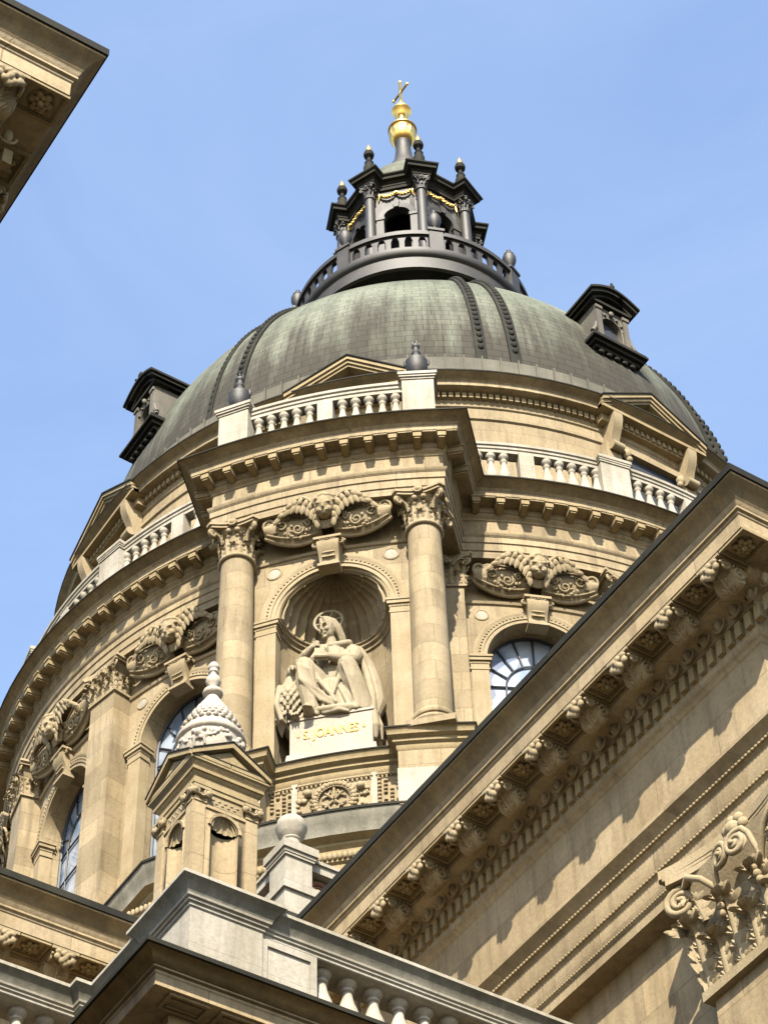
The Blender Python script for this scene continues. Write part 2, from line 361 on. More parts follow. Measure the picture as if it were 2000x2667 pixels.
def leafcurve(mb, pts, nrm, u, wd, pairs=5, mat=None, ln=1.0, tip=True):
    """acanthus leaf along a curve: ridged spine with pairs of pointed, undercut leaflets"""
    n = len(pts); u = Vector(u); P = []
    for i, p in enumerate(pts):
        s = i/(n-1); w_ = wd*(.66-.20*s) if s < .85 else wd*.48*max(.15, 1-(s-.85)/.15*.8)
        P.append([p+u*w_*q+nrm[i]*wd*(.16*(1-abs(q)*1.4)-.10*abs(q)) for q in (-1, -.5, -.18, 0, .18, .5, 1)])
    mb.grid(P, mat)
    for k in range(pairs):
        f = .06+.86*k/(pairs-1); i = min(n-2, int(f*(n-1))); fr = f*(n-1)-i
        p = pts[i].lerp(pts[i+1], fr); N = nrm[i].lerp(nrm[i+1], fr).normalized(); T = (pts[i+1]-pts[i]).normalized()
        L = wd*ln*(.62+.50*sin(pi*min(1, f*1.05+.12)))*(1 if f < .8 else .75)
        for sx in (-1, 1):
            for (ang, l2, off) in ((.95, 1.0, 0), (.55, .78, .25)):
                d = (u*sx*sin(ang)+T*cos(ang)).normalized(); sd = (T*sin(ang)-u*sx*cos(ang)); Q = []
                for a in range(6):
                    r = a/5; c = p+u*sx*wd*.18+T*off*L*.5+d*L*l2*r-N*wd*.30*r*r+N*wd*.05
                    hw = wd*.17*(.35+sin(pi*min(1, .15+.85*r))) if r < 1 else .001
                    Q.append([c-sd*hw-N*hw*.5, c+N*hw*.35, c+sd*hw-N*hw*.5])
                mb.grid(Q, mat)
def acanthus(mb, o, u, w, h, wd, curl, pairs=5, lean=.08, n=14, mat=None):
    o, u, w = Vector(o), Vector(u), Vector(w); Z = Vector((0, 0, 1)); p = o.copy(); pts = []; nr = []; th0 = atan2(lean, 1)
    for i in range(n+1):
        s = i/n; f1 = .66; th = th0 if s <= f1 else th0+2.7*((s-f1)/(1-f1))**1.15
        if i: p = p+(Z*cos(th)+w*sin(th))*((h/f1 if s <= f1 else curl*2.1/(1-f1))/n)
        pts.append(p.copy()); nr.append(w*cos(th)-Z*sin(th))
    leafcurve(mb, pts, nr, u, wd, pairs, mat)
# ================================================================== SETTING
g = MB(); g.box(-400, 400, -400, 400, -1, 0)
o = g.build('ground', 'ground'); o['kind'] = 'structure'

# ================================================================== carved pieces shared by several things
def capital_round(r, h, ab):
    """Corinthian capital, z 0..h, neck radius r, abacus half width ab"""
    m = MB()
    m.torus((0, 0, .03*h), r*1.06, .05*h)
    m.lathe([(r*.97, 0), (r*.97, .5*h), (r*1.05, .72*h), (r*1.3, .86*h), (r*1.2, .87*h)], 24)
    for k in range(8):
        for row, (hh, wd, cu, off) in enumerate(((.36*h, r*.36, .16*r, 0), (.60*h, r*.34, .22*r, pi/8))):
            a = k*pi/4+off; w = Vector((cos(a), sin(a), 0)); u = Vector((-sin(a), cos(a), 0))
            acanthus(m, w*r*(1.0+.03*(1-row)), u, w, hh, wd*.95, cu*.95, pairs=4, lean=.05+.09*row, n=10)
    for k in range(4):
        a = pi/4+k*pi/2; w = Vector((cos(a), sin(a), 0)); t = Vector((-sin(a), cos(a), 0))
        rc = ab*1.28
        stem = [w*(r*1.02)+Vector((0, 0, .52*h)), w*(r*1.2)+Vector((0, 0, .70*h)), w*(rc*.80)+Vector((0, 0, .83*h))]
        sp = spiral(w*(rc*.86)+Vector((0, 0, .735*h)), .105*h, 1.6, w, Vector((0, 0, 1)), 20, a0=pi/2) if False else spiral(w*(rc*.84)+Vector((0, 0, .74*h)), .10*h, -1.5, w, Vector((0, 0, 1)), 18, a0=pi*.6)
        m.tube(stem+sp, [.05*h]*3+[.052*h*(1-.35*i/18) for i in range(19)], 6)
        for sgn in (-1, 1):   # inner helices towards the fleuron
            a2 = a+sgn*pi/4*.72; w2 = Vector((cos(a2), sin(a2), 0)); 
            m.ell(w2*(r*1.24)+Vector((0, 0, .76*h)), (.07*h,)*3, nu=8, nv=6)
    # abacus with hollow sides
    pl = []
    for k in range(4):
        c0 = rad(45+90*k)
        pl += [(ab*1.30*cos(c0-.09), ab*1.30*sin(c0-.09)), (ab*1.30*cos(c0+.09), ab*1.30*sin(c0+.09))]
        for f in (.2, .35, .5, .65, .8):
            p0 = Vector(pl[-1] if f == .2 else q0); q0 = pl[-1] if f == .2 else q0
            c1 = rad(45+90*(k+1)); e = Vector((ab*1.30*cos(c1-.09), ab*1.30*sin(c1-.09))); s0 = Vector(q0)
            p = s0.lerp(e, f); nn = Vector((cos(rad(90*(k+1))), sin(rad(90*(k+1))))); p = p - nn*ab*.17*sin(pi*f)
            pl.append((p.x, p.y))
    for z0, z1, sc in ((.86*h, .93*h, .93), (.93*h, h, 1.0)):
        n = len(pl); m.add([(x*sc, y*sc, z0) for x, y in pl]+[(x*sc, y*sc, z1) for x, y in pl], [list(range(n)), list(range(2*n-1, n-1, -1))]+[(i, (i+1) % n, n+(i+1) % n, n+i) for i in range(n)])
    for k in range(4):
        a = k*pi/2; m.ell((ab*.86*cos(a), ab*.86*sin(a), .93*h), (.085*h, .085*h, .085*h), nu=8, nv=6); m.torus((ab*.90*cos(a), ab*.90*sin(a), .93*h), .085*h, .03*h, axis='y' if k % 2 else 'x', seg=10, s2=5)
    return m
def capital_flat(w, d, h, ab, rich=False):
    """pilaster capital: local frame x right, y inwards (face at y=0), z 0..h; half width w, depth d, abacus half width ab"""
    m = MB(); fl = .06*h; ov = ab-w
    m.box(-w, w, 0, d, 0, .9*h)
    m.box(-w-.05*h, w+.05*h, -.05*h, d, -.01*h, .055*h)
    # flaring lip
    m.add([(-w, 0, .6*h), (w, 0, .6*h), (w+ov*.45, -ov*.4, .87*h), (-w-ov*.45, -ov*.4, .87*h), (-w, d, .6*h), (w, d, .6*h), (w+ov*.45, d, .87*h), (-w-ov*.45, d, .87*h)],
          [(0, 1, 2, 3), (1, 5, 6, 2), (4, 0, 3, 7), (3, 2, 6, 7)])
    F = Vector((0, -1, 0)); U = Vector((1, 0, 0)); Z = Vector((0, 0, 1))
    np_ = 6 if rich else 4; nn = 16 if rich else 10
    for x in (-w*.66, 0, w*.66): acanthus(m, (x, -.01, .05*h), U, F, (.25 if rich else .30)*h, w*.30, (.065 if rich else .10)*h, np_, .10, nn)
    for x in (-w*1.0, -w*.33, w*.33, w*1.0): acanthus(m, (x, -.012, .05*h), U, F, (.43 if rich else .52)*h, w*.28, (.075 if rich else .12)*h, np_+1, .15, nn)
    for sx in (-1, 1):
        S = Vector((sx, 0, 0)); V = Vector((0, 1, 0))
        for y in ((d*.35, d*.8) if d > .25 else (d*.5,)): acanthus(m, (sx*w, y, .05*h), V, S, .33*h, d*.28, .11*h, np_, .12, nn)
        acanthus(m, (sx*w, d*.05, .05*h), (V*.7-U*sx*.4).normalized(), (S*.8+F).normalized(), .44*h, w*.28, .075*h, np_+1, .14, nn)
        c = Vector((sx*(w+ov*.42), -ov*.42, .735*h)); r0 = .105*h; ax = (U*sx*.90+F*.44).normalized(); nrm_ = ax.cross(Z)*(-sx)
        if nrm_.dot(F) < 0: nrm_ = -nrm_
        def volute(c, r0, turns, ax, stem, t0):
            sp = spiral(c, r0, turns, ax, Z, 44, a0=pi*.62, r1=.06); k = len(stem)
            m.tube(stem+[q+nrm_*.02*h*(i/44) for i, q in enumerate(sp)], [t0*.55]+[t0*.85]*(k-1)+[t0*(1-.45*i/44) for i in range(45)], 7)
            n2 = ax.cross(Z).normalized(); m.ell(c, (r0*.97, .016*h, r0*.97), rot=Matrix((ax.normalized(), n2, Z)).transposed(), nu=20, nv=10)
            m.ell(c+nrm_*.035*h, (.018*h,)*3, nu=8, nv=6)
        stem = [Vector((sx*w*.34, -.05*h, .48*h)), Vector((sx*w*.46, -.08*h, .62*h)), Vector((sx*w*.66, -.11*h, .74*h)), Vector((sx*(w*.90), -.12*h, .825*h))]
        volute(c, r0, -2.3, ax, stem, .026*h)
        acanthus(m, (sx*w*.72, -.09*h, .46*h), (U*.8+F*.3*sx).normalized(), (S*.6+F*.8).normalized(), .16*h, w*.14, .05*h, 4, .3, 8)
        st = [Vector((sx*w*.42, -.06*h, .46*h)), Vector((sx*w*.42, -.09*h, .62*h)), Vector((sx*w*.36, -.12*h, .76*h)), Vector((sx*w*.28, -.13*h, .815*h))]
        volute(Vector((sx*w*.17, -.14*h, .735*h)), .085*h, -2.0, -U*sx*.95+F*.2, st, .023*h)
        if rich:
            for q in range(3): m.ell((sx*w*(.40-.02*q), -.10*h-.01*h*q, (.40+.045*q)*h), (.028*h, .028*h, .03*h), nu=8, nv=6)
    def ab_poly(sc):
        e = ab*sc; fr = -ov*.85*sc; n = 12; p = [(-e, d), (-e, fr+.12*ov)]
        for i in range(n+1):
            f = i/n; p.append((-e*.96+2*e*.96*f, fr+ov*.62*sin(pi*f)**.9 if 0 < f < 1 else fr))
        return p+[(e, fr+.12*ov), (e, d)]
    for z0, z1, sc in ((.865*h, .91*h, .93), (.91*h, .935*h, .96), (.935*h, h, 1.0)):
        pl = ab_poly(sc); n = len(pl); m.add([(x, y, z0) for x, y in pl]+[(x, y, z1) for x, y in pl], [list(range(n)), list(range(2*n-1, n-1, -1))]+[(i, (i+1) % n, n+(i+1) % n, n+i) for i in range(n)])
    # fleuron
    m.ell((0, -ov*.35, .925*h), (.06*h, .06*h, .06*h), nu=10, nv=6)
    for k in range(7):
        a = 2*pi*k/7; m.ell((.075*h*cos(a), -ov*.3, .925*h+.075*h*sin(a)), (.042*h, .035*h, .042*h), nu=8, nv=6)
    return m
def baluster_prof(h, r):
    """double curved baluster, 0..h, greatest radius r"""
    P = [(.80, 0), (.80, .07), (.62, .08), (.62, .11), (.72, .13), (.74, .16), (.60, .19), (.46, .21), (.62, .26), (.88, .32), (1.0, .38), (.97, .44), (.82, .52), (.62, .61), (.48, .70), (.42, .77), (.40, .80), (.56, .82), (.56, .85), (.44, .87), (.50, .89), (.74, .92), (.80, .94), (.80, 1.0)]
    return [(0, 0)]+[(a*r, b*h) for a, b in P]+[(0, h)]
def mesh_of(m, name, mats, **kw):
    me = m.mesh(name, **kw)
    for x in (mats if isinstance(mats, (list, tuple)) else [mats]): me.materials.append(M[x])
    return me

# ---- cherub: head with curls, two wings, scrolled shields, console below (local frame: x right, y inwards, z up; z=0 at the springing of the relief)
def cherub_meshes():
    h = MB()
    h.ell((0, -.30, .62), (.235, .25, .285)); h.ell((0, -.36, .50), (.19, .19, .19))
    h.ell((-.10, -.47, .50), (.085, .07, .085)); h.ell((.10, -.47, .50), (.085, .07, .085))
    h.ell((0, -.50, .42), (.07, .06, .06)); h.ell((0, -.56, .545), (.036, .06, .055)); h.ell((0, -.53, .61), (.03, .05, .08))
    h.ell((-.095, -.50, .665), (.085, .045, .028)); h.ell((.095, -.50, .665), (.085, .045, .028))
    h.ell((-.05, -.535, .465), (.05, .03, .02)); h.ell((.05, -.535, .465), (.05, .03, .02)); h.ell((0, -.535, .44), (.055, .03, .02))
    h.ell((0, -.20, .34), (.13, .12, .16))
    for sx in (-1, 1): h.ell((sx*.235, -.30, .56), (.04, .07, .09))
    rnd = random.Random(3)
    h.ell((0, -.24, .70), (.27, .27, .28))
    for i in range(60):
        t = rnd.uniform(0, pi); q = rnd.uniform(-.2, 1.35); d_ = Vector((cos(t)*cos(q*.6), -sin(q)*.9 if q > 0 else -q*.6, sin(t)*.9+.15)); d_.normalize()
        x, y, z = .27*d_.x, -.24+.27*d_.y, .68+.28*d_.z
        if z < .80 and abs(x) < .20 and y < -.28: continue
        h.ell((x, y, z), (.05, .05, .045), nu=8, nv=6)
    for sx in (-1, 1):
        for k in range(5): h.ell((sx*(.245+.015*(k % 2)), -.26, .74-.09*k), (.05, .06, .055), nu=8, nv=6)
    R_ = rot(24, 0, 0); c_ = Vector((0, -.3, .5)); h.v = [c_+R_ @ (p-c_) for p in h.v]
    h.v = [Vector((p.x*1.17, p.y*1.14, .30+(p.z-.30)*1.17)) for p in h.v]
    h.v = [p+Vector((0, -.22, -.14)) for p in h.v]
    head = sculpt(h, 'cherub_head', .018, 1)
    wing = MB()                                      # raised wing: bowed leading edge with two tiers of feathers
    LE = [Vector(p) for p in ((.22, -.56, .26), (.25, -.64, .55), (.36, -.70, .80), (.54, -.72, .92), (.76, -.70, .90), (.96, -.64, .76), (1.10, -.58, .56))]
    def le(f): f = min(.9999, max(0, f))*(len(LE)-1); i_ = int(f); return LE[i_].lerp(LE[i_+1], f-i_)
    wing.tube([le(i/16) for i in range(17)], [.05+.015*sin(pi*i/16)-.02*(i/16) for i in range(17)], 7)
    for (n_, l0, l1, wd0, yo) in ((11, .40, .50, .066, .05), (9, .20, .27, .058, .0)):
        for k in range(n_):
            f = .06+.92*k/(n_-1); a = rad(-96+52*f); d = Vector((cos(a), .10, sin(a))); u = Vector((-sin(a), 0, cos(a))); L = l0+(l1-l0)*sin(pi*min(1, f+.15)); P = []
            for i in range(7):
                s = i/6; wd = wd0*(.8+.35*s) if s < .75 else wd0*1.1*sqrt(max(0, 1-((s-.75)/.25)**2))+.003
                c = le(f)+Vector((0, yo+.012*(k % 2)-.05*sin(pi*s), 0))+d*L*s
                P.append([c+u*wd*q+Vector((0, -.030*(1-q*q), 0)) for q in (-1, -.5, 0, .5, 1)])
            wing.grid(P)
    sh = MB()
    n = 20; P = []                                   # leaf-shaped shield with rim
    for i in range(n+1):
        f = i/n; x = .16+1.50*f; zc = .20+.14*f**1.3; hw = .40*sin(pi*(.12+.80*f))**.65+.01
        P.append([Vector((x, -.06-.15*(1-q*q), zc+hw*q)) for q in (-1, -.7, -.35, 0, .35, .7, 1)])
    sh.grid(P)
    sh.tube([p[0] + Vector((0, -.03, 0)) for p in P], .042, 6); sh.tube([p[1] + Vector((0, -.06, .0)) for p in P[1:-1]], .026, 6); sh.tube([p[-1]+Vector((0, -.03, 0)) for p in P], .03, 6)
    rnd = random.Random(11)
    for (cx_, cz_, r_, tn_) in ((1.16, .34, .17, -1.6), (.76, .16, .16, 1.6), (.48, .30, .10, -1.4)):
        q = spiral((cx_, -.235, cz_), r_, tn_, Vector((1, 0, 0)), Vector((0, 0, 1)), 20, a0=2.2); sh.tube(q, [.034*(1-.4*i/20) for i in range(21)], 6)
        for k in range(4):
            a = 2.2+k*1.1; dv = Vector((cos(a), 0, sin(a))); sd_ = Vector((-sin(a), 0, cos(a))); P2 = []
            for i in range(5):
                f = i/4; c = Vector((cx_, -.20-.05*sin(pi*f), cz_))+dv*(r_+.02+.13*f)+sd_*.05*f; hw2 = .035*sin(pi*(.2+.8*f))+.003; P2.append([c-sd_*hw2, c+Vector((0, -.02, 0)), c+sd_*hw2])
            sh.grid(P2)
    for i in range(10):
        x = rnd.uniform(.5, 1.35); sh.ell((x, -.20, .0+.20*(x-.3)+rnd.uniform(-.10, .10)), (rnd.uniform(.03, .06), .03, rnd.uniform(.02, .035)), rot=rot(0, rnd.uniform(-60, 10), 0), nu=7, nv=5)
    sp = spiral((1.50, -.13, .46), .19, 1.7, Vector((1, 0, 0)), Vector((0, 0, 1)), 26, a0=-1.6)
    sh.tube([P[11][-1], P[15][-1]+Vector((.0, -.02, .02))]+sp, [.035]*2+[.045*(1-.5*i/26) for i in range(27)], 6)
    for k in range(9): sh.ell((.24-.026*k, -.30, .30-.03*k), (.05, .05, .035), nu=8, nv=6)
    for k in range(5): sh.tube([(.30-.03*k, -.24, .28-.05*k), (.14, -.36, .16-.04*k), (0, -.38, .12-.04*k)], .03, 6)
    ks = MB()                                        # console keystone
    P = []
    for i in range(13):
        f = i/12; z = -.32-.86*f; w = .30-.07*f; d = -.32+.15*f-.05*sin(pi*f*2)
        P.append([(-w, .1, z), (-w, d, z), (-w*.55, d-.03, z), (0, d-.015, z), (w*.55, d-.03, z), (w, d, z), (w, .1, z)])
    ks.grid(P); ks.add(P[0], [list(range(7))]); ks.add(P[-1], [list(range(7))])
    ks.box(-.36, .36, -.39, .1, -.36, -.28); ks.box(-.28, .28, -.26, .1, -1.22, -1.14)
    for sx in (-1, 1): ks.tube(spiral((sx*.33, -.24, -.44), .10, 1.4*sx, Vector((1, 0, 0)), Vector((0, 0, 1)), 14), .04, 6)
    for z in (-.62, -.76, -.90): ks.box(-.17, .17, -.33+.12*(-z-.3), .0, z-.02, z+.02)
    for k in range(5): leaf(ks, (-.18+.09*k, -.33, -.55), Vector((1, 0, 0)), Vector((0, -1, 0)), .16, .05, .04)
    out = {}
    sh.v = [Vector((p.x, p.y-.34*max(0, p.z+.22), p.z)) for p in sh.v]
    for k, v in (('cherub_wing', wing), ('scroll_shield', sh), ('keystone', ks)): out[k] = v.mesh(k, angle=60)
    # mirrored twins
    for k, v in (('cherub_wing', wing), ('scroll_shield', sh)):
        mm = MB(); mm.v = [Vector((-p.x, p.y, p.z)) for p in v.v]; mm.f = [list(reversed(f)) for f in v.f]; mm.mi = list(v.mi); out[k+'_m'] = mm.mesh(k, angle=60)
    out['cherub_head'] = head
    for me in out.values(): me.materials.append(M['carve'])
    return out
CH = cherub_meshes()
def cherub(parent, mat, label=None):
    r = link('cherub_relief', CH['scroll_shield'], None, parent, mat)
    for k in ('scroll_shield_m', 'cherub_wing', 'cherub_wing_m', 'keystone', 'cherub_head'):
        link(k.replace('_m', '') if k.endswith('_m') else k, CH[k], None, r)
    return r

# ================================================================== ROTUNDA (drum, attic, dome)
rot_ = thing('domed_rotunda', 'tan stone rotunda with arched windows under a green ribbed copper dome', 'church dome', (0, 0, 30), world=True)
RW, RP, RB, HT = 12.30, 12.85, 15.12, 3.05
WINS = (157.5, 180, 202.5, 247.5, 270, 292.5); PIERS = (146.25, 168.75, 191.25, 258.75, 281.25, 303.75)
ZS, ZI, ZT = 36.0, 45.08, 48.25               # foot of the openings, springing, underside of the architrave
A_ = 1.36                                     # half width of an opening
def arched_wall(m, fm, hw, a, z0, zi, z1, depth, n=24, sides=True):
    xs = sorted(set([-hw, hw, -a, a]+[a*cos(pi*i/n) for i in range(n+1)]+[-hw+(hw-a)*.5, hw-(hw-a)*.5]))
    for x0, x1 in zip(xs[:-1], xs[1:]):
        mid = (x0+x1)/2
        if abs(mid) > a: m.add([fm(x0, 0, z0), fm(x1, 0, z0), fm(x1, 0, z1), fm(x0, 0, z1)], [(0, 1, 2, 3)])
        else:
            za = zi+sqrt(max(0, a*a-x0*x0)); zb = zi+sqrt(max(0, a*a-x1*x1))
            m.add([fm(x0, 0, za), fm(x1, 0, zb), fm(x1, 0, z1), fm(x0, 0, z1)], [(0, 1, 2, 3)])
    rv = [(-a, z0), (-a, zi)]+[(a*cos(pi-pi*i/n), zi+a*sin(pi*i/n)) for i in range(1, n)]+[(a, zi), (a, z0)]
    m.grid([[fm(s, 0, z), fm(s, depth, z)] for s, z in rv])
def archivolt(m, fm, a, zi, w, pr, n=28):
    """moulded band round an arch with a bead row"""
    prof = [(0, 0), (0, -pr*.5), (w*.28, -pr*.5), (w*.30, -pr*.8), (w*.72, -pr*.8), (w*.78, -pr), (w, -pr), (w, 0)]
    P = []
    for i in range(n+1):
        t = pi*i/n; P.append([fm((a+o)*cos(t), d, zi+(a+o)*sin(t)) for o, d in prof])
    m.grid(P)
    for i in range(44):
        t = pi*(i+.5)/44; r = a+w*.55
        if abs(t-pi/2) < .22: continue
        c = fm(r*cos(t), -pr*.85, zi+r*sin(t)); m.ell(c, (.032,)*3, nu=6, nv=4)
def impost(m, fm, a, zi, w, pr, z0):
    for sx in (-1, 1):
        def bx(x0, x1, d0, d1, za, zb):
            q = [(sx*x0, za), (sx*x1, za), (sx*x1, zb), (sx*x0, zb)]; m.prism(q, d0, d1, fm)
        bx(a-.02, a+w, -pr*.6, .3, z0, zi-.46); bx(a-.05, a+w+.04, -pr*.85, .3, zi-.46, zi-.40)
        bx(a-.03, a+w+.02, -pr*.8, .3, zi-.40, zi-.27)
        for k in range(7): 
            c = fm(sx*(a+w*(k+.5)/7), -pr*.85, zi-.24); m.ell(c, (.028,)*3, nu=6, nv=4)
        for k in range(5):
            c = fm(sx*(a-.03), .02+.09*k, zi-.24); m.ell(c, (.028,)*3, nu=6, nv=4)
        bx(a-.06, a+w+.05, -pr*1.1, .32, zi-.27, zi-.20) if False else None
        bx(a-.05, a+w+.04, -pr*1.0, .3, zi-.27, zi-.18); bx(a-.10, a+w+.09, -pr*1.7, .34, zi-.18, zi-.07); bx(a-.13, a+w+.12, -pr*2.1, .37, zi-.07, zi)
w = MB(); 
for az in WINS: arched_wall(w, cylmap(az, RW), RW*rad(11.25), A_, ZS, ZI, ZT+.1, .62)
for az in (135, 315, 225):                      # behind the bays and round the back
    pass
w.grid([[(RW*cos(rad(a)), RW*sin(rad(a)), z) for z in (ZS, ZT+.1)] for a in list(range(304, 507, 4))])
w.build('drum_wall', 'tan', rot_)
core = MB(); core.lathe([(10.9, 30), (10.9, 50)], 48); core.build('drum_interior', 'dark', rot_)
# window glass and bars
def window(az):
    fm = cylmap(az, RW); gl = MB(); n = 24; D = .60
    xs = [A_*cos(pi-pi*i/n) for i in range(n+1)]
    for x0, x1 in zip(xs[:-1], xs[1:]):
        gl.add([fm(x0, D, ZS), fm(x1, D, ZS), fm(x1, D, ZI+sqrt(max(0, A_*A_-x1*x1))), fm(x0, D, ZI+sqrt(max(0, A_*A_-x0*x0)))], [(0, 1, 2, 3)])
    o = gl.build('window', 'glass', rot_)
    b = MB(); r = .026; D2 = .56
    zs0 = 44.62
    for R_ in (A_*.60,): b.tube([fm(R_*cos(pi*i/20), D2, zs0+R_*sin(pi*i/20)) for i in range(21)], r, 6)
    for k in range(1, 8):
        t = pi*k/8; L = sqrt(max(.01, (A_)**2-0)); e = ZI-zs0
        b.tube([fm(A_*.60*cos(t), D2, zs0+A_*.60*sin(t)), fm(1.42*A_*cos(t)*.72, D2, zs0+(A_*1.0+e)*sin(t))], r, 6)
    for x in (-A_*.60, -A_*.02, A_*.60): b.tube([fm(x, D2, ZS), fm(x, D2, zs0+(A_*.6 if abs(x) < .1 else 0))], r, 6)
    z = zs0
    while z > ZS: b.tube([fm(-A_+2*A_*i/8, D2, z) for i in range(9)], r*1.1, 6); z -= 1.05
    b.build('window_bars', 'bars', o)
    fr = MB(); rv = [(-A_, ZS), (-A_, ZI)]+[(A_*cos(pi-pi*i/n), ZI+A_*sin(pi*i/n)) for i in range(1, n)]+[(A_, ZI), (A_, ZS)]
    fr.tube([fm(s*.985, D2, z) for s, z in rv], .05, 6); fr.build('window_frame', 'bars', o)
    ar = MB(); archivolt(ar, fm, A_, ZI, .36, .09); impost(ar, fm, A_, ZI, .42, .07, ZS)
    for sx in (-1, 1): ar.torus((0, 0, 0), .17, .03, mat=frame(az+math.degrees(sx*1.42/RW), RW) @ Matrix.Translation((0, 0, 46.62)), axis='y', seg=20, s2=6)
    ar.build('window_surround', 'carve', rot_)
    for sx in (-1, 1): ro = MB(); ro.lathe([(0, .03), (.15, .015), (.15, -.02)], 18, frame(az+math.degrees(sx*1.42/RW), RW) @ Matrix.Translation((0, 0, 46.62)) @ Matrix.Rotation(pi/2, 4, 'X')); ro.build('roundel', 'white', rot_)
    cherub(rot_, frame(az, RW, 47.40))
for az in WINS: window(az)
# spandrel moulding under the reliefs
for az in WINS: sm = MB(); sm.sweep([(0, 47.0), (.05, 47.02), (.08, 47.09), (0, 47.12)], arc(RW, az-9, az+9, 12)); sm.build('spandrel_moulding', 'carve', rot_)
# piers and their capitals
cap_me = mesh_of(capital_flat(.49, .55, 1.14, .74), 'capital', 'carve', angle=60)
pier_m = MB(); pier_m.box(-.49, .49, 0, .6, 36.2, 47.13); pier_m.box(-.56, .56, -.07, .6, 38.0, 38.5); pier_m.box(-.53, .53, -.04, .6, 38.5, 38.62)
pier_me = mesh_of(pier_m, 'pier', 'tan')
def pier(az):
    p = link('pier', pier_me, None, rot_, frame(az, RP)); link('capital', cap_me, None, p, Matrix.Translation((0, 0, 47.09)))
for az in PIERS: pier(az)
def bayT(t, n=14.5): return frame(225, n) @ Matrix.Translation((t, 0, 0))
for az in (225-11.55, 225+11.55): pier(az)

# ---- bay wall with the niche
bm = MB(); NA = 1.47; NR = 14.35; NZ = 45.15
fmb = cylmap(225, NR)
arched_wall(bm, fmb, 2.62, NA, 39.9, NZ, 48.3, .16)
for sx in (-1, 1):                              # flanks back to the drum
    p0 = fmb(sx*2.62, 0, 0); dirn = Vector((cos(rad(225)), sin(rad(225)), 0)); p1 = p0-dirn*2.4
    bm.add([(p0.x, p0.y, 36), (p1.x, p1.y, 36), (p1.x, p1.y, 48.3), (p0.x, p0.y, 48.3)], [(0, 1, 2, 3)])
bm.add([fmb(-2.62+5.24*i/12, d, 39.9) for d in (0, 2.2) for i in range(13)], [(i, i+1, i+14, i+13) for i in range(12)])
bm.build('bay_wall', 'tan', rot_)
nf = frame(225, NR-.12)
ni = MB(); ns_ = 40
ni.grid([[nf @ Vector((NA*cos(pi*i/ns_), NA*sin(pi*i/ns_)*1.0, z)) for z in (39.95, NZ-.25)] for i in range(ns_+1)])
def ringprof(m, zo):                            # moulded shelf at the foot of the shell
    P = []
    for i in range(ns_+1):
        t = pi*i/ns_; P.append([nf @ Vector(((NA-o)*cos(t), (NA-o)*sin(t), z)) for o, z in ((0, zo-.25), (.05, zo-.22), (.05, zo-.14), (.12, zo-.08), (.12, zo-.02), (.17, zo+.02), (.17, zo+.08), (.03, zo+.1))])
    m.grid(P)
ringprof(ni, NZ); ni.build('niche', 'tan', rot_)
sh = MB(); nm, npz = 156, 40; P = []
for i in range(nm+1):
    t = pi*i/nm; row = []
    for j in range(npz+1):
        f = j/npz; el = f*pi/2
        fl = abs(sin(13*t)); r = NA-.02
        depth = (.07+.07*cos(el))*(1-fl)**1.2 * (1 if f < .96 else .2)
        if f < .30: depth += .05*(1-fl**3)+.02
        if .28 < f < .33 or .62 < f < .65: depth += .04
        r2 = r-depth*.9; row.append(nf @ Vector((r2*cos(t)*cos(el), r2*sin(t)*cos(el), NZ+.06+(r2-.06)*sin(el))))
    P.append(row)
sh.grid(P)
sh.tube([nf @ Vector(((NA-.03)*cos(pi*i/48), .0, NZ+.05+(NA-.03)*sin(pi*i/48))) for i in range(49)], .085, 8)
sh.build('niche_shell', 'carve', rot_)
ar = MB(); archivolt(ar, fmb, NA, NZ, .38, .09); impost(ar, fmb, NA, NZ, .50, .06, 40.0)
ar.sweep([(0, 47.0+.2), (.05, 47.22), (.08, 47.29), (0, 47.32)], arc(NR, 225-9.5, 225+9.5, 14))
ar.build('niche_surround', 'carve', rot_)
for sx in (-1, 1):
    ro = MB(); ro.lathe([(0, .03), (.16, .015), (.16, -.02)], 18, frame(225+math.degrees(sx*1.52/NR), NR) @ Matrix.Translation((0, 0, 46.85)) @ Matrix.Rotation(pi/2, 4, 'X')); ro.build('roundel', 'white', rot_)
    ro = MB(); ro.torus((0, 0, 0), .19, .03, mat=frame(225+math.degrees(sx*1.52/NR), NR) @ Matrix.Translation((0, 0, 46.85)), axis='y', seg=20, s2=6); ro.build('roundel_frame', 'carve', rot_)
cherub(rot_, frame(225, NR+.16, 47.56))
# ---- bay columns
shaft = MB(); prof = [(.0, 40.62)]
for i in range(17):
    f = i/16; prof.append((.465-.05*f**1.8, 40.72+6.6*f))
shaft.lathe([q for q in prof if q[1] < 47.08]+[(.417, 47.1), (0, 47.1)], 40)
shaft_me = mesh_of(shaft, 'column', 'tan')
capr_me = mesh_of(capital_round(.42, 1.17, .69), 'capital', 'carve', angle=60)
bs = MB(); bs.box(-.60, .60, -.60, .60, 40.02, 40.2)
bs.lathe([(0, 40.2), (.58, 40.2), (.61, 40.27), (.58, 40.36), (.50, 40.38), (.47, 40.46), (.52, 40.49), (.54, 40.55), (.52, 40.62), (.47, 40.66), (.46, 40.74)], 40)
base_me = mesh_of(bs, 'base', 'tan')
for sx in (-1, 1):
    c = link('column', shaft_me, None, rot_, bayT(sx*2.43, 14.52)); link('capital', capr_me, None, c, Matrix.Translation((0, 0, 47.06))); link('base', base_me, None, c)
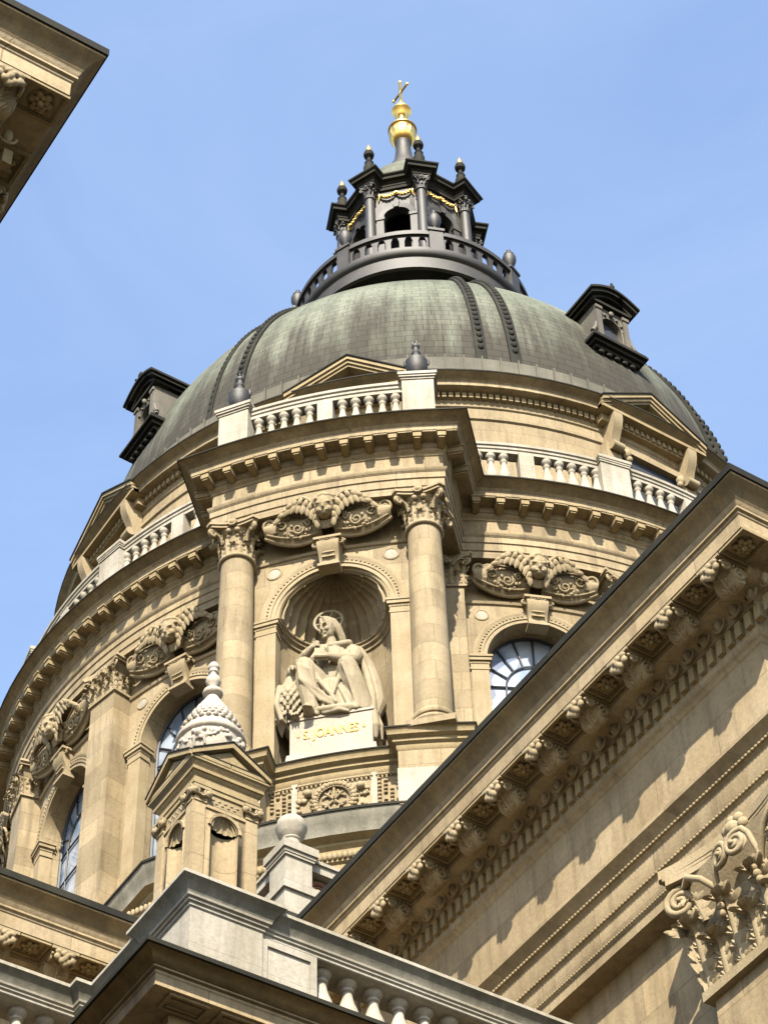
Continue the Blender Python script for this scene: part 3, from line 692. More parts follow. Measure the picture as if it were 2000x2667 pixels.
# ---- pedestal course and bay shelf: path in plan (bay local t,n)
C45 = Vector((cos(rad(225)), sin(rad(225)))); T45 = Vector((-C45.y, C45.x))
def tn(t, n): q = C45*n+T45*t; return (q.x, q.y)
def bayarc(R, t0, t1, n=10):
    out = []
    for i in range(n+1):
        t = t0+(t1-t0)*i/n; out.append(tn(t, sqrt(R*R-t*t)))
    return out
def bay_course(Rin, Rout, tin=1.55, tout=3.32):
    return [tn(-tout, 12.0)]+bayarc(Rout, -tout, -tin, 5)+bayarc(Rin, -tin, tin, 12)+bayarc(Rout, tin, tout, 5)+[tn(tout, 12.0)]
sc_ = MB(); pth = bay_course(14.34, 14.98, 1.62, 3.20)
sc_.sweep([(0, 39.5), (.03, 39.55), (.03, 39.66), (.10, 39.72), (.10, 39.80), (.20, 39.86), (.21, 39.97), (.25, 40.02)], pth, mats=[0]*7)
sc_.sweep([(.25, 40.02), (.27, 40.03), (.27, 40.07), (0, 40.12), (-2.0, 40.14)], pth, mats=[1]*4)
sc_.build('bay_cornice', ['trim', 'lead'], rot_)
pd = MB(); pd.sweep([(0, 37.9), (0, 39.52)], pth); pd.build('bay_pedestal', 'tan', rot_)
pdw = MB()
for sx in (-1, 1):
    q = [tn(sx*1.60, sqrt(14.98**2-1.6**2)+.02), tn(sx*3.22, sqrt(14.98**2-3.22**2)+.02)]
    a, b2 = (q if sx > 0 else q[::-1])
    pdw = MB(); pdw.sweep([(0.0, 37.95), (.02, 37.97), (.02, 38.95), (0, 38.97)], [a, b2], caps=True); pdw.build('pedestal_facing', 'white', rot_)
# carved frieze under the shelf
rp = MB(); rnd = random.Random(5)
def onbay(t, dz, out): 
    a = atan2(C45.y, C45.x)+t/14.34; return Vector(((14.34+out)*cos(a), (14.34+out)*sin(a), dz))
def lump(t, z, r, out=.03, e=1.0):
    rp.ell(onbay(t, z, out), (r, r, r*e), nu=8, nv=6)
for t0, t1 in ((-1.56, -.98), (.98, 1.56)):
    t = t0
    for k in range(4):
        tt = t0+(t1-t0)*(k+.5)/4
        for z in [38.25+.115*i for i in range(10)]: lump(tt, z+.03*(k % 2), .05, .02, rnd.uniform(.5, 1.1)) if rnd.random() < .85 else None
    for i in range(6): rp.torus((0, 0, 0), .045, .018, mat=Matrix.Translation(onbay(t0+.05+(t1-t0-.1)*i/5, 39.38, .03)), axis='z', seg=8, s2=5)
for i in range(26):
    a = 2*pi*i/26; lump(.46*cos(a), 38.82+.46*sin(a), .075, .05); lump(.53*cos(a+.1), 38.82+.53*sin(a+.1), .05, .03)
for i in range(40):
    a = 2*pi*i/40; lump(.39*cos(a), 38.82+.39*sin(a), .03, .06)
for k in range(4):                               # crossed palm and keys inside the wreath
    a = pi/4+k*pi/2; rp.tube([onbay(.03*cos(a), 38.82+.03*sin(a), .04), onbay(.30*cos(a), 38.82+.30*sin(a), .05)], .032, 6)
    for q in (-.5, .5): rp.tube([onbay(.20*cos(a), 38.82+.20*sin(a), .04), onbay(.30*cos(a+q), 38.82+.30*sin(a+q), .04)], .024, 6)
rp.tube([onbay(0, 38.9, .04), onbay(0, 39.17, .05)], .03, 6)
for sx in (-1, 1):
    for i in range(14): lump(sx*(.62+.25*rnd.random()), 38.3+.95*rnd.random(), rnd.uniform(.035, .075), .03)
    lump(sx*.62, 39.12, .11, .06); lump(sx*.55, 38.40, .10, .05)
for i in range(17): rp.torus((0, 0, 0), .045, .018, mat=Matrix.Translation(onbay(-.86+1.72*i/16, 39.38, .03)), axis='z', seg=8, s2=5)
rp.build('carved_frieze', 'carve', rot_, angle=60)
for t in (-.94, .94): st = MB(); st.prism([(t-.07, 38.1), (t+.07, 38.1), (t+.07, 39.5), (t-.07, 39.5)], -.045, .1, cylmap(225, 14.34)); st.build('frieze_divider', 'white', rot_)
# podium cornice below, straight over the arms and bowed under the bays
a0 = math.degrees(asin(6.88/14.95))
pp = []
for b in (45, 135, 225, 315): pp += arc(14.95, b-45+math.degrees(atan2(6.88, 13.28)), b+45-math.degrees(atan2(6.88, 13.28)), 14)
pc = MB()
pc.sweep([(-.5, 33), (-.5, 36.35), (-.42, 36.4), (-.42, 36.75), (-.36, 36.8), (-.36, 37.12), (-.28, 37.2), (-.28, 37.27), (-.1, 37.36), (-.08, 37.6), (-.02, 37.7), (0, 37.85), (.02, 37.93)], pp, closed=True, mats=[0]*8+[1]*4)
pc.sweep([(.02, 37.93), (.05, 37.93), (.05, 38.0), (-1, 38.08), (-3.2, 38.12)], pp, closed=True, mats=[2]*4)
pc.build('podium_cornice', ['trim', 'grayw', 'lead'], rot_)
pe = MB()
for i in range(120):
    b = 225-27+54*i/119; a = rad(b); pe.ell((14.62*cos(a), 14.62*sin(a), 36.93), (.055, .055, .10), nu=8, nv=6)
pe.build('egg_moulding', 'carve', rot_)

# ---- main entablature
path = breakpath(RP, RB, HT)
ent = MB()
P1 = [(-.9, 48.22), (0, 48.22), (0, 48.46), (.035, 48.48), (.035, 48.74), (.07, 48.76), (.07, 48.95), (.12, 49.0), (.14, 49.08), (.02, 49.1), (.02, 49.62), (.05, 49.64), (.05, 49.71), (.11, 49.77), (.11, 49.86), (.14, 49.88), (.14, 50.06), (.50, 50.07), (.50, 50.10), (.52, 50.12), (.52, 50.29), (.56, 50.32), (.58, 50.36)]
P2 = [(.58, 50.36), (.62, 50.38), (.68, 50.46), (.78, 50.51), (.82, 50.535)]
ent.sweep(P1, path, closed=True); ent.cur = 1; ent.sweep(P2, path, closed=True); ent.cur = 2
ent.sweep([(.82, 50.535), (.845, 50.535), (.845, 50.58), (0, 50.63), (-1.5, 50.66), (-3.8, 50.7)], path, closed=True)
entab = ent.build('entablature', ['tan', 'weath', 'lead'], rot_)
md = MB(); md.box(-.11, .11, -.43, 0, .0, .19); md.box(-.135, .135, -.46, 0, .17, .235); md.box(-.075, .075, -.40, 0, -.05, .02)
md_me = mesh_of(md, 'modillion', 'trim')
def put_mod(mat): link('modillion', md_me, None, entab, mat)
for az in [225+14.2+2.8125*(i+.5) for i in range(18)]+[225-14.2-2.8125*(i+.5) for i in range(18)]: put_mod(frame(az, RP+.12, 49.85))
for i in range(-5, 6): put_mod(frame(225+math.degrees(.615*i/RB), RB+.12, 49.85))
for sx in (-1, 1):
    for n_ in (14.6, 13.9):
        p = tn(sx*(HT+.12), n_); put_mod(wallframe(225+sx*90, (p[0], p[1], 49.85)))
# ---- attic storey
RA = 11.45
at = MB(); AP = [(0, 50.6), (0, 55.58), (.06, 55.62), (.06, 55.74), (0, 55.78), (0, 56.12), (.05, 56.16), (.05, 56.30), (.08, 56.34), (.08, 56.60), (.40, 56.62), (.45, 56.64), (.45, 56.80), (.49, 56.84)]
cir = arc(RA, 0, 360, 128)[:-1]
at.sweep(AP, cir, closed=True); at.cur = 1; at.sweep([(.49, 56.84), (.55, 56.90), (.66, 56.96), (.70, 57.0)], cir, closed=True); at.cur = 2; at.sweep([(.70, 57.0), (.72, 57.0), (.72, 57.05), (.3, 57.1)], cir, closed=True)
at.build('attic', ['tan', 'weath', 'lead'], rot_)
dn = MB()
for i in range(376):
    az = 360*i/376
    if 120 < az < 330: dn.box(-.062, .062, -.135, 0, 56.38, 56.585, frame(az, RA+.08))
dn.build('dentil_course', 'trim', rot_)
# pediments, consoles and attic windows at 180, 225, 270
def pediment(az):
    fm = flatmap(frame(az, RA+.02)); m = MB(); W_, ZB, ZA = 1.86, 56.62, 58.22
    m.prism([(-W_+.2, ZB-.02), (W_-.2, ZB-.02), (0, ZA-.35)], -.12, .9, fm)
    for sx in (-1, 1):
        for (d, lo, hi) in ((-.52, .10, .24), (-.46, 0, .12), (-.58, .22, .36)):
            m.prism([(sx*(W_+.05), ZB+lo-.02), (sx*(W_+.05), ZB+hi), (0, ZA-.36+hi), (0, ZA-.36+lo)], d, 1.1, fm)
    m.prism([(-W_-.05, ZB-.02), (W_+.05, ZB-.02), (W_+.05, ZB+.10), (-W_-.05, ZB+.10)], -.5, .1, fm)
    m.prism([(-W_+.1, ZB-.30), (W_-.1, ZB-.30), (W_-.1, ZB-.02), (-W_+.1, ZB-.02)], -.22, .1, fm)
    for i in range(14):
        x = -1.3+2.6*i/13; m.prism([(x-.06, ZB-.24), (x+.06, ZB-.24), (x+.06, ZB-.04), (x-.06, ZB-.04)], -.28, 0, fm)
    o = m.build('pediment', 'trim', rot_)
    r = MB()
    for sx in (-1, 1): r.prism([(sx*(W_+.08), ZB+.345), (sx*(W_+.08), ZB+.40), (0, ZA+.05), (0, ZA-.005)], -.62, 1.3, fm)
    r.build('pediment_roofing', 'lead', o)
    for sx in (-1, 1):
        c = MB(); P = []
        for i in range(15):
            f = i/14; z = 56.55-1.35*f; d = -(.52-.34*f+.05*sin(f*pi*2)); hw = .15
            P.append([fm(sx*1.36-hw, .1, z), fm(sx*1.36-hw, d, z), fm(sx*1.36+hw, d, z), fm(sx*1.36+hw, .1, z)])
        c.grid(P); c.add(P[0], [[0, 1, 2, 3]]); c.add(P[-1], [[0, 1, 2, 3]])
        c.merge(MB().tube([(sx*1.36-.19, -.26, 55.26), (sx*1.36+.19, -.26, 55.26)], .15, 12), frame(az, RA+.02))
        c.prism([(sx*1.36-.3, 51), (sx*1.36+.24, 51), (sx*1.36+.24, 55.5), (sx*1.36-.3, 55.5)], -.14, .1, fm)
        c.build('console', 'carve', o)
    wn_ = MB(); wn_.prism([(-.98, 51), (.98, 51), (.98, 55.35), (-.98, 55.35)], -.03, .1, fm); wn_.build('attic_window', 'bars', o)
    f2 = MB()
    f2.prism([(-1.12, 55.35), (1.12, 55.35), (1.12, 55.6), (-1.12, 55.6)], -.2, .1, fm)
    for sx in (-1, 1):
        f2.ell(fm(sx*.98, -.2, 55.2), (.14, .14, .2)); f2.ell(fm(sx*.92, -.22, 54.98), (.1, .1, .12))
    f2.build('window_lintel', 'carve', o)
for az in (180, 225, 270): pediment(az)
# ---- dome
DR, DZ, DH = 11.22, 57.3, 13.95
def dprof(z): return DR*sqrt(max(0, 1-((z-DZ)/DH)**2))
dm = MB(); zs = [DZ+DH*sin(rad(a)) for a in [0, 3, 6, 9]+list(range(12, 78, 3))]
dm.lathe([(dprof(z), z) for z in zs], 128)
dome = dm.build('dome', 'copper', rot_)
fl = MB(); fl.lathe([(11.75, 57.08), (11.8, 57.2), (11.72, 57.32), (11.52, 57.4), (11.36, 57.5), (11.30, 58.2), (11.27, 58.75), (11.16, 58.80)], 128)
for i in range(128):
    a = 360*i/128
    fl.box(-.02, .02, -.03, .03, 57.5, 58.78, frame(a, 11.32))
fl.build('dome_flashing', 'copperflash', dome)
def rib(az, k=1.0):
    m = MB(); P = []; zz = [DZ+DH*sin(rad(a)) for a in range(6, 73, 2)]
    pts = [(dprof(z), z) for z in zz]
    for r, z in pts:
        P.append([frame(az, 0) @ Vector((x, -(r+d), z)) for x, d in ((-.17*k, -.05), (-.17*k, .07*k), (-.10*k, .10*k), (.10*k, .10*k), (.17*k, .07*k), (.17*k, -.05))])
    m.grid(P)
    # beads
    n = 40
    for i in range(n):
        a = rad(8+62*(i+.5)/n); z = DZ+DH*sin(a); r = dprof(z); tang = Vector((0, -(-DR*sin(a)), DH*cos(a)))
        tl = atan2(DR*sin(a), DH*cos(a))
        m.ell((0, -(r+.10*k), z), (.095*k, .085*k, .15), mat=frame(az, 0), rot=Matrix.Rotation(-tl, 3, 'X'), nu=8, nv=6)
    return m
for c in (202.5, 247.5, 157.5, 292.5):
    for s in (-2.7, 2.7): rib(c+s, .55 if (c, s) == (202.5, -2.7) else 1.0).build('dome_rib', 'lead', dome, angle=50)
def dormer(az):
    f = frame(az, 10.8) @ Matrix.Diagonal((.86, 1, 1, 1)); m = MB(); fm = flatmap(f)
    w_ = .72; z0, z1 = 61.75, 63.75
    # box with arched window opening
    arched_wall(m, fm, w_, .46, z0, 62.85, z1, .3)
    for sx in (-1, 1): m.add([fm(sx*w_, 0, z0), fm(sx*w_, 5, z0), fm(sx*w_, 5, z1), fm(sx*w_, 0, z1)], [(0, 1, 2, 3)])
    for sx in (-1, 1): m.prism([(sx*.50, z0), (sx*.72, z0), (sx*.72, z1-.1), (sx*.50, z1-.1)], -.10, 0, fm); m.box(-.15, .15, -.04, .02, z1-.30, z1-.16, f @ Matrix.Translation((sx*.61, -.10, 0))); m.tube(spiral(fm(sx*.84, -.04, z0+.26), .16, 1.5*sx, fm(1, 0, 0)-fm(0, 0, 0), Vector((0, 0, 1)), 16), .07, 7); m.tube([fm(sx*.74, -.02, z0+1.0), fm(sx*.80, -.02, z0+.7), fm(sx*.96, -.02, z0+.42)], [.04, .07, .08], 7)
    for i in range(7):
        a = pi*i/6; m.ell(fm(.54*cos(a), -.03, 62.9+.54*sin(a)), (.06, .05, .06), nu=8, nv=6)
    m.ell(fm(0, -.08, 63.5), (.10, .07, .12))
    o = m.build('dormer', 'dormer', dome)
    wd = MB(); wd.prism([(-.5, z0), (.5, z0), (.5, 63.4), (-.5, 63.4)], .22, .3, fm); wd.build('dormer_window', 'bars', o)
    s = MB()
    for d, a, b2, hw in ((-.10, 61.30, 61.44, .98), (-.22, 61.44, 61.58, 1.1), (-.34, 61.58, 61.68, 1.22), (-.30, 61.68, 61.78, 1.18)): s.prism([(-hw, a), (hw, a), (hw, b2), (-hw, b2)], d, 2.4, fm)
    for i in range(5): s.ell(fm(-.7+.35*i, -.04, 61.22), (.11, .08, .09), nu=8, nv=6)
    s.prism([(-.9, 60.95), (.9, 60.95), (.98, 61.3), (-.98, 61.3)], 0.05, 2.4, fm)
    s.build('dormer_sill', 'lead', o)
    r = MB(); zc = 63.75
    for d, hw, a, b2, rise in ((-.18, .90, 0, .12, .42), (-.32, 1.04, .12, .24, .42), (-.40, 1.12, .24, .34, .44)):
        top = []; bot = []
        for i in range(13):
            x = -hw+2*hw*i/12; c_ = rise*cos(x/hw*pi/2)**1.0; top.append((x, zc+b2+c_)); bot.append((x, zc+a+c_))
        for i in range(12): r.prism([bot[i], bot[i+1], top[i+1], top[i]], d, 6, fm)
    r.prism([(-.85, zc-.02), (.85, zc-.02), (.85, zc+.10), (-.85, zc+.10)], -.16, .4, fm)
    r.ell(fm(0, -.3, zc+.92), (.09, .09, .14)); r.ell(fm(-.16, -.3, zc+.82), (.14, .07, .06)); r.ell(fm(.16, -.3, zc+.82), (.14, .07, .06)); r.ell(fm(0, -.3, zc+1.08), (.05, .05, .09))
    r.build('dormer_roof', 'lead', o)
for az in (180, 270): dormer(az)

# ================================================================== LANTERN
lan = thing('lantern_turret', 'dark metal lantern turret with gilded swags and cross on top of the dome', 'lantern', (0, 0, 68), world=True)
gm = MB()
gm.lathe([(4.25, 72.97), (4.30, 72.75), (4.45, 72.75), (4.45, 73.38), (4.52, 73.42), (4.6, 73.5), (4.62, 73.66), (4.5, 73.7), (3.0, 73.78), (0, 73.8)], 96)
gm.build('gallery', 'lantern', lan)
gb_ = MB(); gb_.lathe([(3.1, 66.0), (3.1, 72.96), (4.26, 72.96)], 64); gb_.build('gallery_base', 'lead', lan)  # base and underside coloured dark to stand in for the shade below the gallery
bl = MB()
def ringband(m, R0, R1, z0, z1, seg=96): m.lathe([(R1, z0), (R0, z0), (R0, z1), (R1, z1), (R1, z0)], seg)
ringband(bl, 4.5, 4.3, 73.68, 73.92); ringband(bl, 4.56, 4.26, 74.66, 74.88)
for i in range(56):                              # pierced arcade of the balustrade
    az = 360/56*(i+.5); fm = cylmap(az, 4.46); hw = 4.46*rad(180/56)
    for sx in (-1, 1): bl.prism([(sx*hw, 73.9), (sx*hw*.62, 73.9), (sx*hw*.62, 74.35), (sx*hw*.40, 74.56), (0, 74.62), (0, 74.68), (sx*hw, 74.68)], 0, .12, fm)
bal_l = bl.build('gallery_balustrade', 'lantern', lan)
for k in range(8):
    az = 22.5+45*k; m = MB(); f = frame(az, 4.52); m.box(-.26, .26, -.06, .3, 73.68, 74.95, f); m.box(-.31, .31, -.11, .34, 74.88, 75.02, f)
    m.build('gallery_post', 'lantern', bal_l)
def vase(h, r): return [(0, 0), (r*.55, 0), (r*.55, .06*h), (r*.3, .12*h), (r*.3, .2*h), (r*.8, .34*h), (r, .48*h), (r*.98, .6*h), (r*.7, .68*h), (r*.78, .72*h), (r*.5, .78*h), (r*.22, .84*h), (r*.3, .92*h), (0, h)]
v = MB(); v.lathe(vase(1.05, .36), 20); vase_me = mesh_of(v, 'gallery_urn', 'lantern')
pos_words = {202.5: 'left of the lantern doorway', 247.5: 'in front of the right lantern columns', 292.5: 'at the right end of the gallery', 157.5: 'at the left end of the gallery'}
for k in range(8):
    az = 22.5+45*k
    if az not in pos_words: continue
    o = link('gallery_urn', vase_me, None, None, frame(az, 4.40, 75.0) @ Matrix.Diagonal((.72, .72, 1.40, 1))); tag(o, 'small dark urn on the lantern balustrade '+pos_words[az], 'urn', 'urns on the lantern gallery')
# octagonal body with arches
body = MB(); AP_ = 2.28; HWf = AP_*tan(rad(22.5))
for k in range(8):
    fm = flatmap(frame(45*k, AP_)); arched_wall(body, fm, HWf, .52, 73.7, 79.15, 81.4, .3, n=16)
    for sx in (-1, 1): body.prism([(sx*.52, 73.7), (sx*.80, 73.7), (sx*.80, 79.0), (sx*.52, 79.0)], -.05, .05, fm); body.prism([(sx*.48, 79.0), (sx*.86, 79.0), (sx*.86, 79.16), (sx*.48, 79.16)], -.09, .05, fm)
    P = []
    for i in range(15):
        t = pi*i/14; P.append([fm((.52+o_)*cos(t), d, 79.15+(.52+o_)*sin(t)) for o_, d in ((0, 0), (0, -.06), (.2, -.09), (.24, 0))])
    body.grid(P); body.prism([(-.09, 79.6), (.09, 79.6), (.13, 79.98), (-.13, 79.98)], -.16, 0, fm)
body.build('lantern_body', 'lantern', lan)
ib = MB(); ib.lathe([(.9, 73.7), (.9, 81.3)], 16); ib.lathe([(0, 81.2), (2.2, 81.2)], 16); ib.lathe([(1.98, 73.7), (1.98, 78)], 16, a0=rad(60), a1=rad(60.1)); ib.build('lantern_interior', 'dark', lan)
colm = MB(); colm.lathe([(0, 73.8), (.3, 73.8), (.3, 74.4), (.24, 74.5), (.21, 74.55), (.215, 77), (.19, 80.22), (0, 80.22)], 20)
colm_me = mesh_of(colm, 'lantern_column', 'lantern'); lc_me = mesh_of(capital_round(.19, .76, .30), 'capital', 'lantern', angle=60)
for k in range(8):
    c = link('lantern_column', colm_me, None, lan, frame(22.5+45*k, 2.66)); link('capital', lc_me, None, c, Matrix.Translation((0, 0, 80.2)))
# gilded swags
sw = None
def swag():
    m = MB()
    for sx in (-1, 1):
        pts = [Vector((sx*.62*(1-f)+0*f, -.08-.04*sin(pi*f), 80.56-.20*sin(pi*f)+.03*f)) for f in [i/10 for i in range(11)]]
        m.tube(pts, [.035+.035*sin(pi*i/10) for i in range(11)], 6)
        for i in range(9): p = pts[i+1]; m.ell(p+Vector((0, -.05, .03*(-1)**i)), (.055, .05, .05), nu=7, nv=5)
        m.ell((sx*.66, -.08, 80.60), (.09, .05, .10), nu=8, nv=6); m.tube([(sx*.66, -.08, 80.54), (sx*.70, -.08, 80.25)], [.05, .02], 6)
    m.ell((0, -.1, 80.62), (.09, .06, .09), nu=8, nv=6)
    return mesh_of(m, 'swag', 'gold')
sw = swag()
for k in range(8): link('swag', sw, None, lan, frame(45*k, AP_))
# entablature broken over the columns
oc = []
Ri = 2.42/cos(rad(22.5))
for k in range(8):
    a = 22.5+45*k; hw = .34
    def pt(R, s):
        q = frame(a, R) @ Vector((s, 0, 0)); return (q.x, q.y)
    oc += [pt(2.42, -hw), pt(2.86, -hw), pt(2.86, hw), pt(2.42, hw)]
le = MB(); le.sweep([(-.4, 80.94), (0, 80.94), (0, 81.1), (.03, 81.13), (.03, 81.26), (.08, 81.3), (.08, 81.34), (.22, 81.38), (.23, 81.5), (.31, 81.57), (.32, 81.64), (-.3, 81.75), (-.9, 81.85)], oc, closed=True)
le.build('lantern_entablature', 'lead', lan)
cu = MB(); cu.lathe([(2.1, 81.6), (2.05, 82.4), (1.88, 83.2), (1.58, 84.0), (1.12, 84.7), (.7, 85.05)], 48, flute=lambda a, z: 1-.02*abs(sin(8*a)))
cu.build('lantern_dome', 'cupola', lan)
nk = MB(); nk.lathe([(.80, 84.85), (.86, 85.1), (.70, 85.25), (.64, 85.6), (.60, 85.75), (.46, 86.0), (.38, 86.5), (.33, 87.0), (.31, 87.45), (.36, 87.58), (.28, 87.7)], 32); nk.build('finial_neck', 'lantern', lan)
bo = MB(); bo.lathe([(.0, 87.6), (.28, 87.62), (.46, 87.74), (.58, 87.95), (.62, 88.2), (.59, 88.42), (.54, 88.52), (.61, 88.55), (.61, 88.61), (.42, 88.68), (.22, 88.8), (.18, 88.95), (.15, 89.3), (.13, 89.66), (.20, 89.72), (.24, 89.82), (.36, 89.98), (.42, 90.05), (.42, 90.12), (.33, 90.2), (.28, 90.4), (.2, 90.6), (.10, 90.72), (.08, 90.9), (0, 90.9)], 36, flute=lambda a, z: 1-.08*abs(sin(8*a)) if 87.65 < z < 88.45 else 1)
bo.build('gilded_finial', 'gold', lan)
cr = MB(); cr.box(-.05, .05, -.05, .05, 90.85, 92.4); cr.box(-.04, .04, -.50, .50, 91.56, 91.65)
for y in (-.52, .52): cr.ell((0, y, 91.6), (.08, .08, .1), nu=8, nv=6)
cr.ell((0, 0, 92.42), (.09, .09, .1), nu=8, nv=6)
cr.build('cross', 'gold', lan)
fv = MB(); fv.lathe([(0, 0), (.30, 0), (.30, .55), (.24, .58), (.20, .70), (.24, .74), (.11, .80), (.10, .95), (.25, 1.02), (.28, 1.10), (.24, 1.18), (.14, 1.2), (0, 1.2)], 18)
fv_me = mesh_of(fv, 'roof_finial', 'lead'); fb = MB(); fb.ell((0, 0, 1.31), (.17, .17, .10)); fb.lathe([(0.14, 1.36), (.05, 1.5), (0, 1.54)], 10); fb_me = mesh_of(fb, 'gilded_knob', 'gold')
fw = {157.5: 'far left roof corner', 202.5: 'roof corner left of the ball', 247.5: 'roof corner right beside the ball', 292.5: 'right roof corner'}
for k in range(8):
    az = 22.5+45*k
    if az not in fw: continue
    o = link('roof_finial', fv_me, None, None, frame(az, 2.62, 81.66) @ Matrix.Diagonal((.78, .78, 1.70, 1))); link('gilded_knob', fb_me, None, o)
    tag(o, 'dark gold-tipped finial on the lantern, '+fw[az], 'finial', 'finials on the lantern roof')

# ================================================================== BALUSTRADES OF THE DRUM AND THE BAY
def post_mesh(name, hw, d, h, cap=.12, mat='white', ov=.07):
    m = MB(); m.box(-hw, hw, -d, d, 0, h-.30)
    z = h-.30
    for a, b_, o_ in ((0, .07, .03), (.07, .14, ov*.7), (.14, .25, ov), (.25, .30, ov*.55)): m.box(-hw-o_, hw+o_, -d-o_, d+o_, z+a, z+b_)
    return mesh_of(m, name, mat)
bal_me = mesh_of(MB().lathe(baluster_prof(1.52, .18), 16), 'baluster', 'whitec', angle=50)
def rail_mesh(R, az0, az1, z, h, hw, n=24):
    m = MB(); prof = [(-hw*.8, z), (hw*.8, z), (hw*.8, z+h*.28), (hw, z+h*.34), (hw, z+h*.55), (hw*1.25, z+h*.62), (hw*1.25, z+h*.86), (hw*.9, z+h), (-hw, z+h), (-hw, z)]
    m.sweep(prof, arc(R, az0, az1, n), caps=True); return m
ped_d = post_mesh('pedestal', .44, .30, 2.28)
dado_me = mesh_of(MB().box(-.21, .21, -.17, .17, .0, 1.9), 'dado', 'white')
def drum_balustrade(label, az0, az1):
    am = rad((az0+az1)/2); R = 12.75
    t = thing('balustrade', label, 'balustrade', (R*cos(am), R*sin(am), 50.66), 'balustrades around the dome', world=True)
    rail_mesh(R, az0, az1, 52.50, .40, .17, 60).build('rail', 'white', t); rail_mesh(R, az0, az1, 50.64, .32, .16, 60).build('plinth', 'white', t)
    k0 = 0
    for c in (146.25, 168.75, 191.25, 258.75, 281.25, 303.75):
        if az0 < c < az1: link('pedestal', ped_d, None, t, frame(c, R, 50.66))
    for c in (135, 157.5, 180, 202.5, 247.5, 270, 292.5, 315):
        if az0-3 < c < az1+3:
            link('dado', dado_me, None, t, frame(c, R, 50.66))
            for s in (-1, 1):
                for i in range(5):
                    az = c+s*(1.9+1.62*(i+.5))
                    if az0 < az < az1: link('baluster', bal_me, None, t, frame(az, R, 50.97))
drum_balustrade('pale stone balustrade curving round the drum right of the projecting bay', 238.6, 322)
drum_balustrade('pale stone balustrade curving round the drum left of the projecting bay', 128, 211.4)
RBB = 14.85
bb = thing('balustrade', 'short white balustrade with two urns crowning the projecting statue bay', 'balustrade', (RBB*C45.x, RBB*C45.y, 50.66), 'balustrades around the dome', world=True)
dg = lambda t: 225+math.degrees(t/RBB)
rail_mesh(RBB, dg(-2.2), dg(2.2), 52.52, .42, .18, 20).build('rail', 'white', bb); rail_mesh(RBB, dg(-2.6), dg(2.6), 50.64, .34, .18, 20).build('plinth', 'white', bb)
pm = post_mesh('pedestal', .43, .34, 2.42, ov=.10)
for s in (-1, 1):
    link('pedestal', pm, None, bb, frame(dg(s*2.50), RBB, 50.66))
    m = MB(); f = frame(dg(s*2.50), RBB, 0); m.box(-.15, .15, .3, 3.2, 50.66, 52.9, f); m.build('return_wall', 'white', bb)
    for i in range(5): link('baluster', bal_me, None, bb, frame(dg(s*(.27+.36*(i+.5))), RBB, 50.99))
link('dado', dado_me, None, bb, frame(225, RBB, 50.66))
ur = MB(); ur.lathe([(0, 0), (.26, 0), (.26, .06), (.17, .10), (.16, .16), (.30, .26), (.35, .38), (.36, .48), (.37, .53), (.30, .58), (.22, .64), (.14, .72), (.12, .76), (.15, .80), (.10, .88), (.09, .94), (.13, .98), (.13, 1.02), (0, 1.05)], 28)
for k in range(2): ur.ell((.37*(1-2*k), 0, .54), (.06, .06, .09), nu=8, nv=6)
for k in range(5): a = 2*pi*k/5; ur.ell((.11*cos(a), .11*sin(a), 1.06), (.035, .035, .06), nu=6, nv=5)
ur_me = mesh_of(ur, 'bay_urn', 'lantern')
for s, wd in ((-1, 'left'), (1, 'right')):
    o = link('bay_urn', ur_me, None, None, frame(dg(s*2.50), RBB, 53.08) @ Matrix.Diagonal((.84, .84, 1.55, 1))); tag(o, 'round dark metal urn on the %s pedestal of the white bay balustrade' % wd, 'urn', 'dark urns on the bay balustrade')

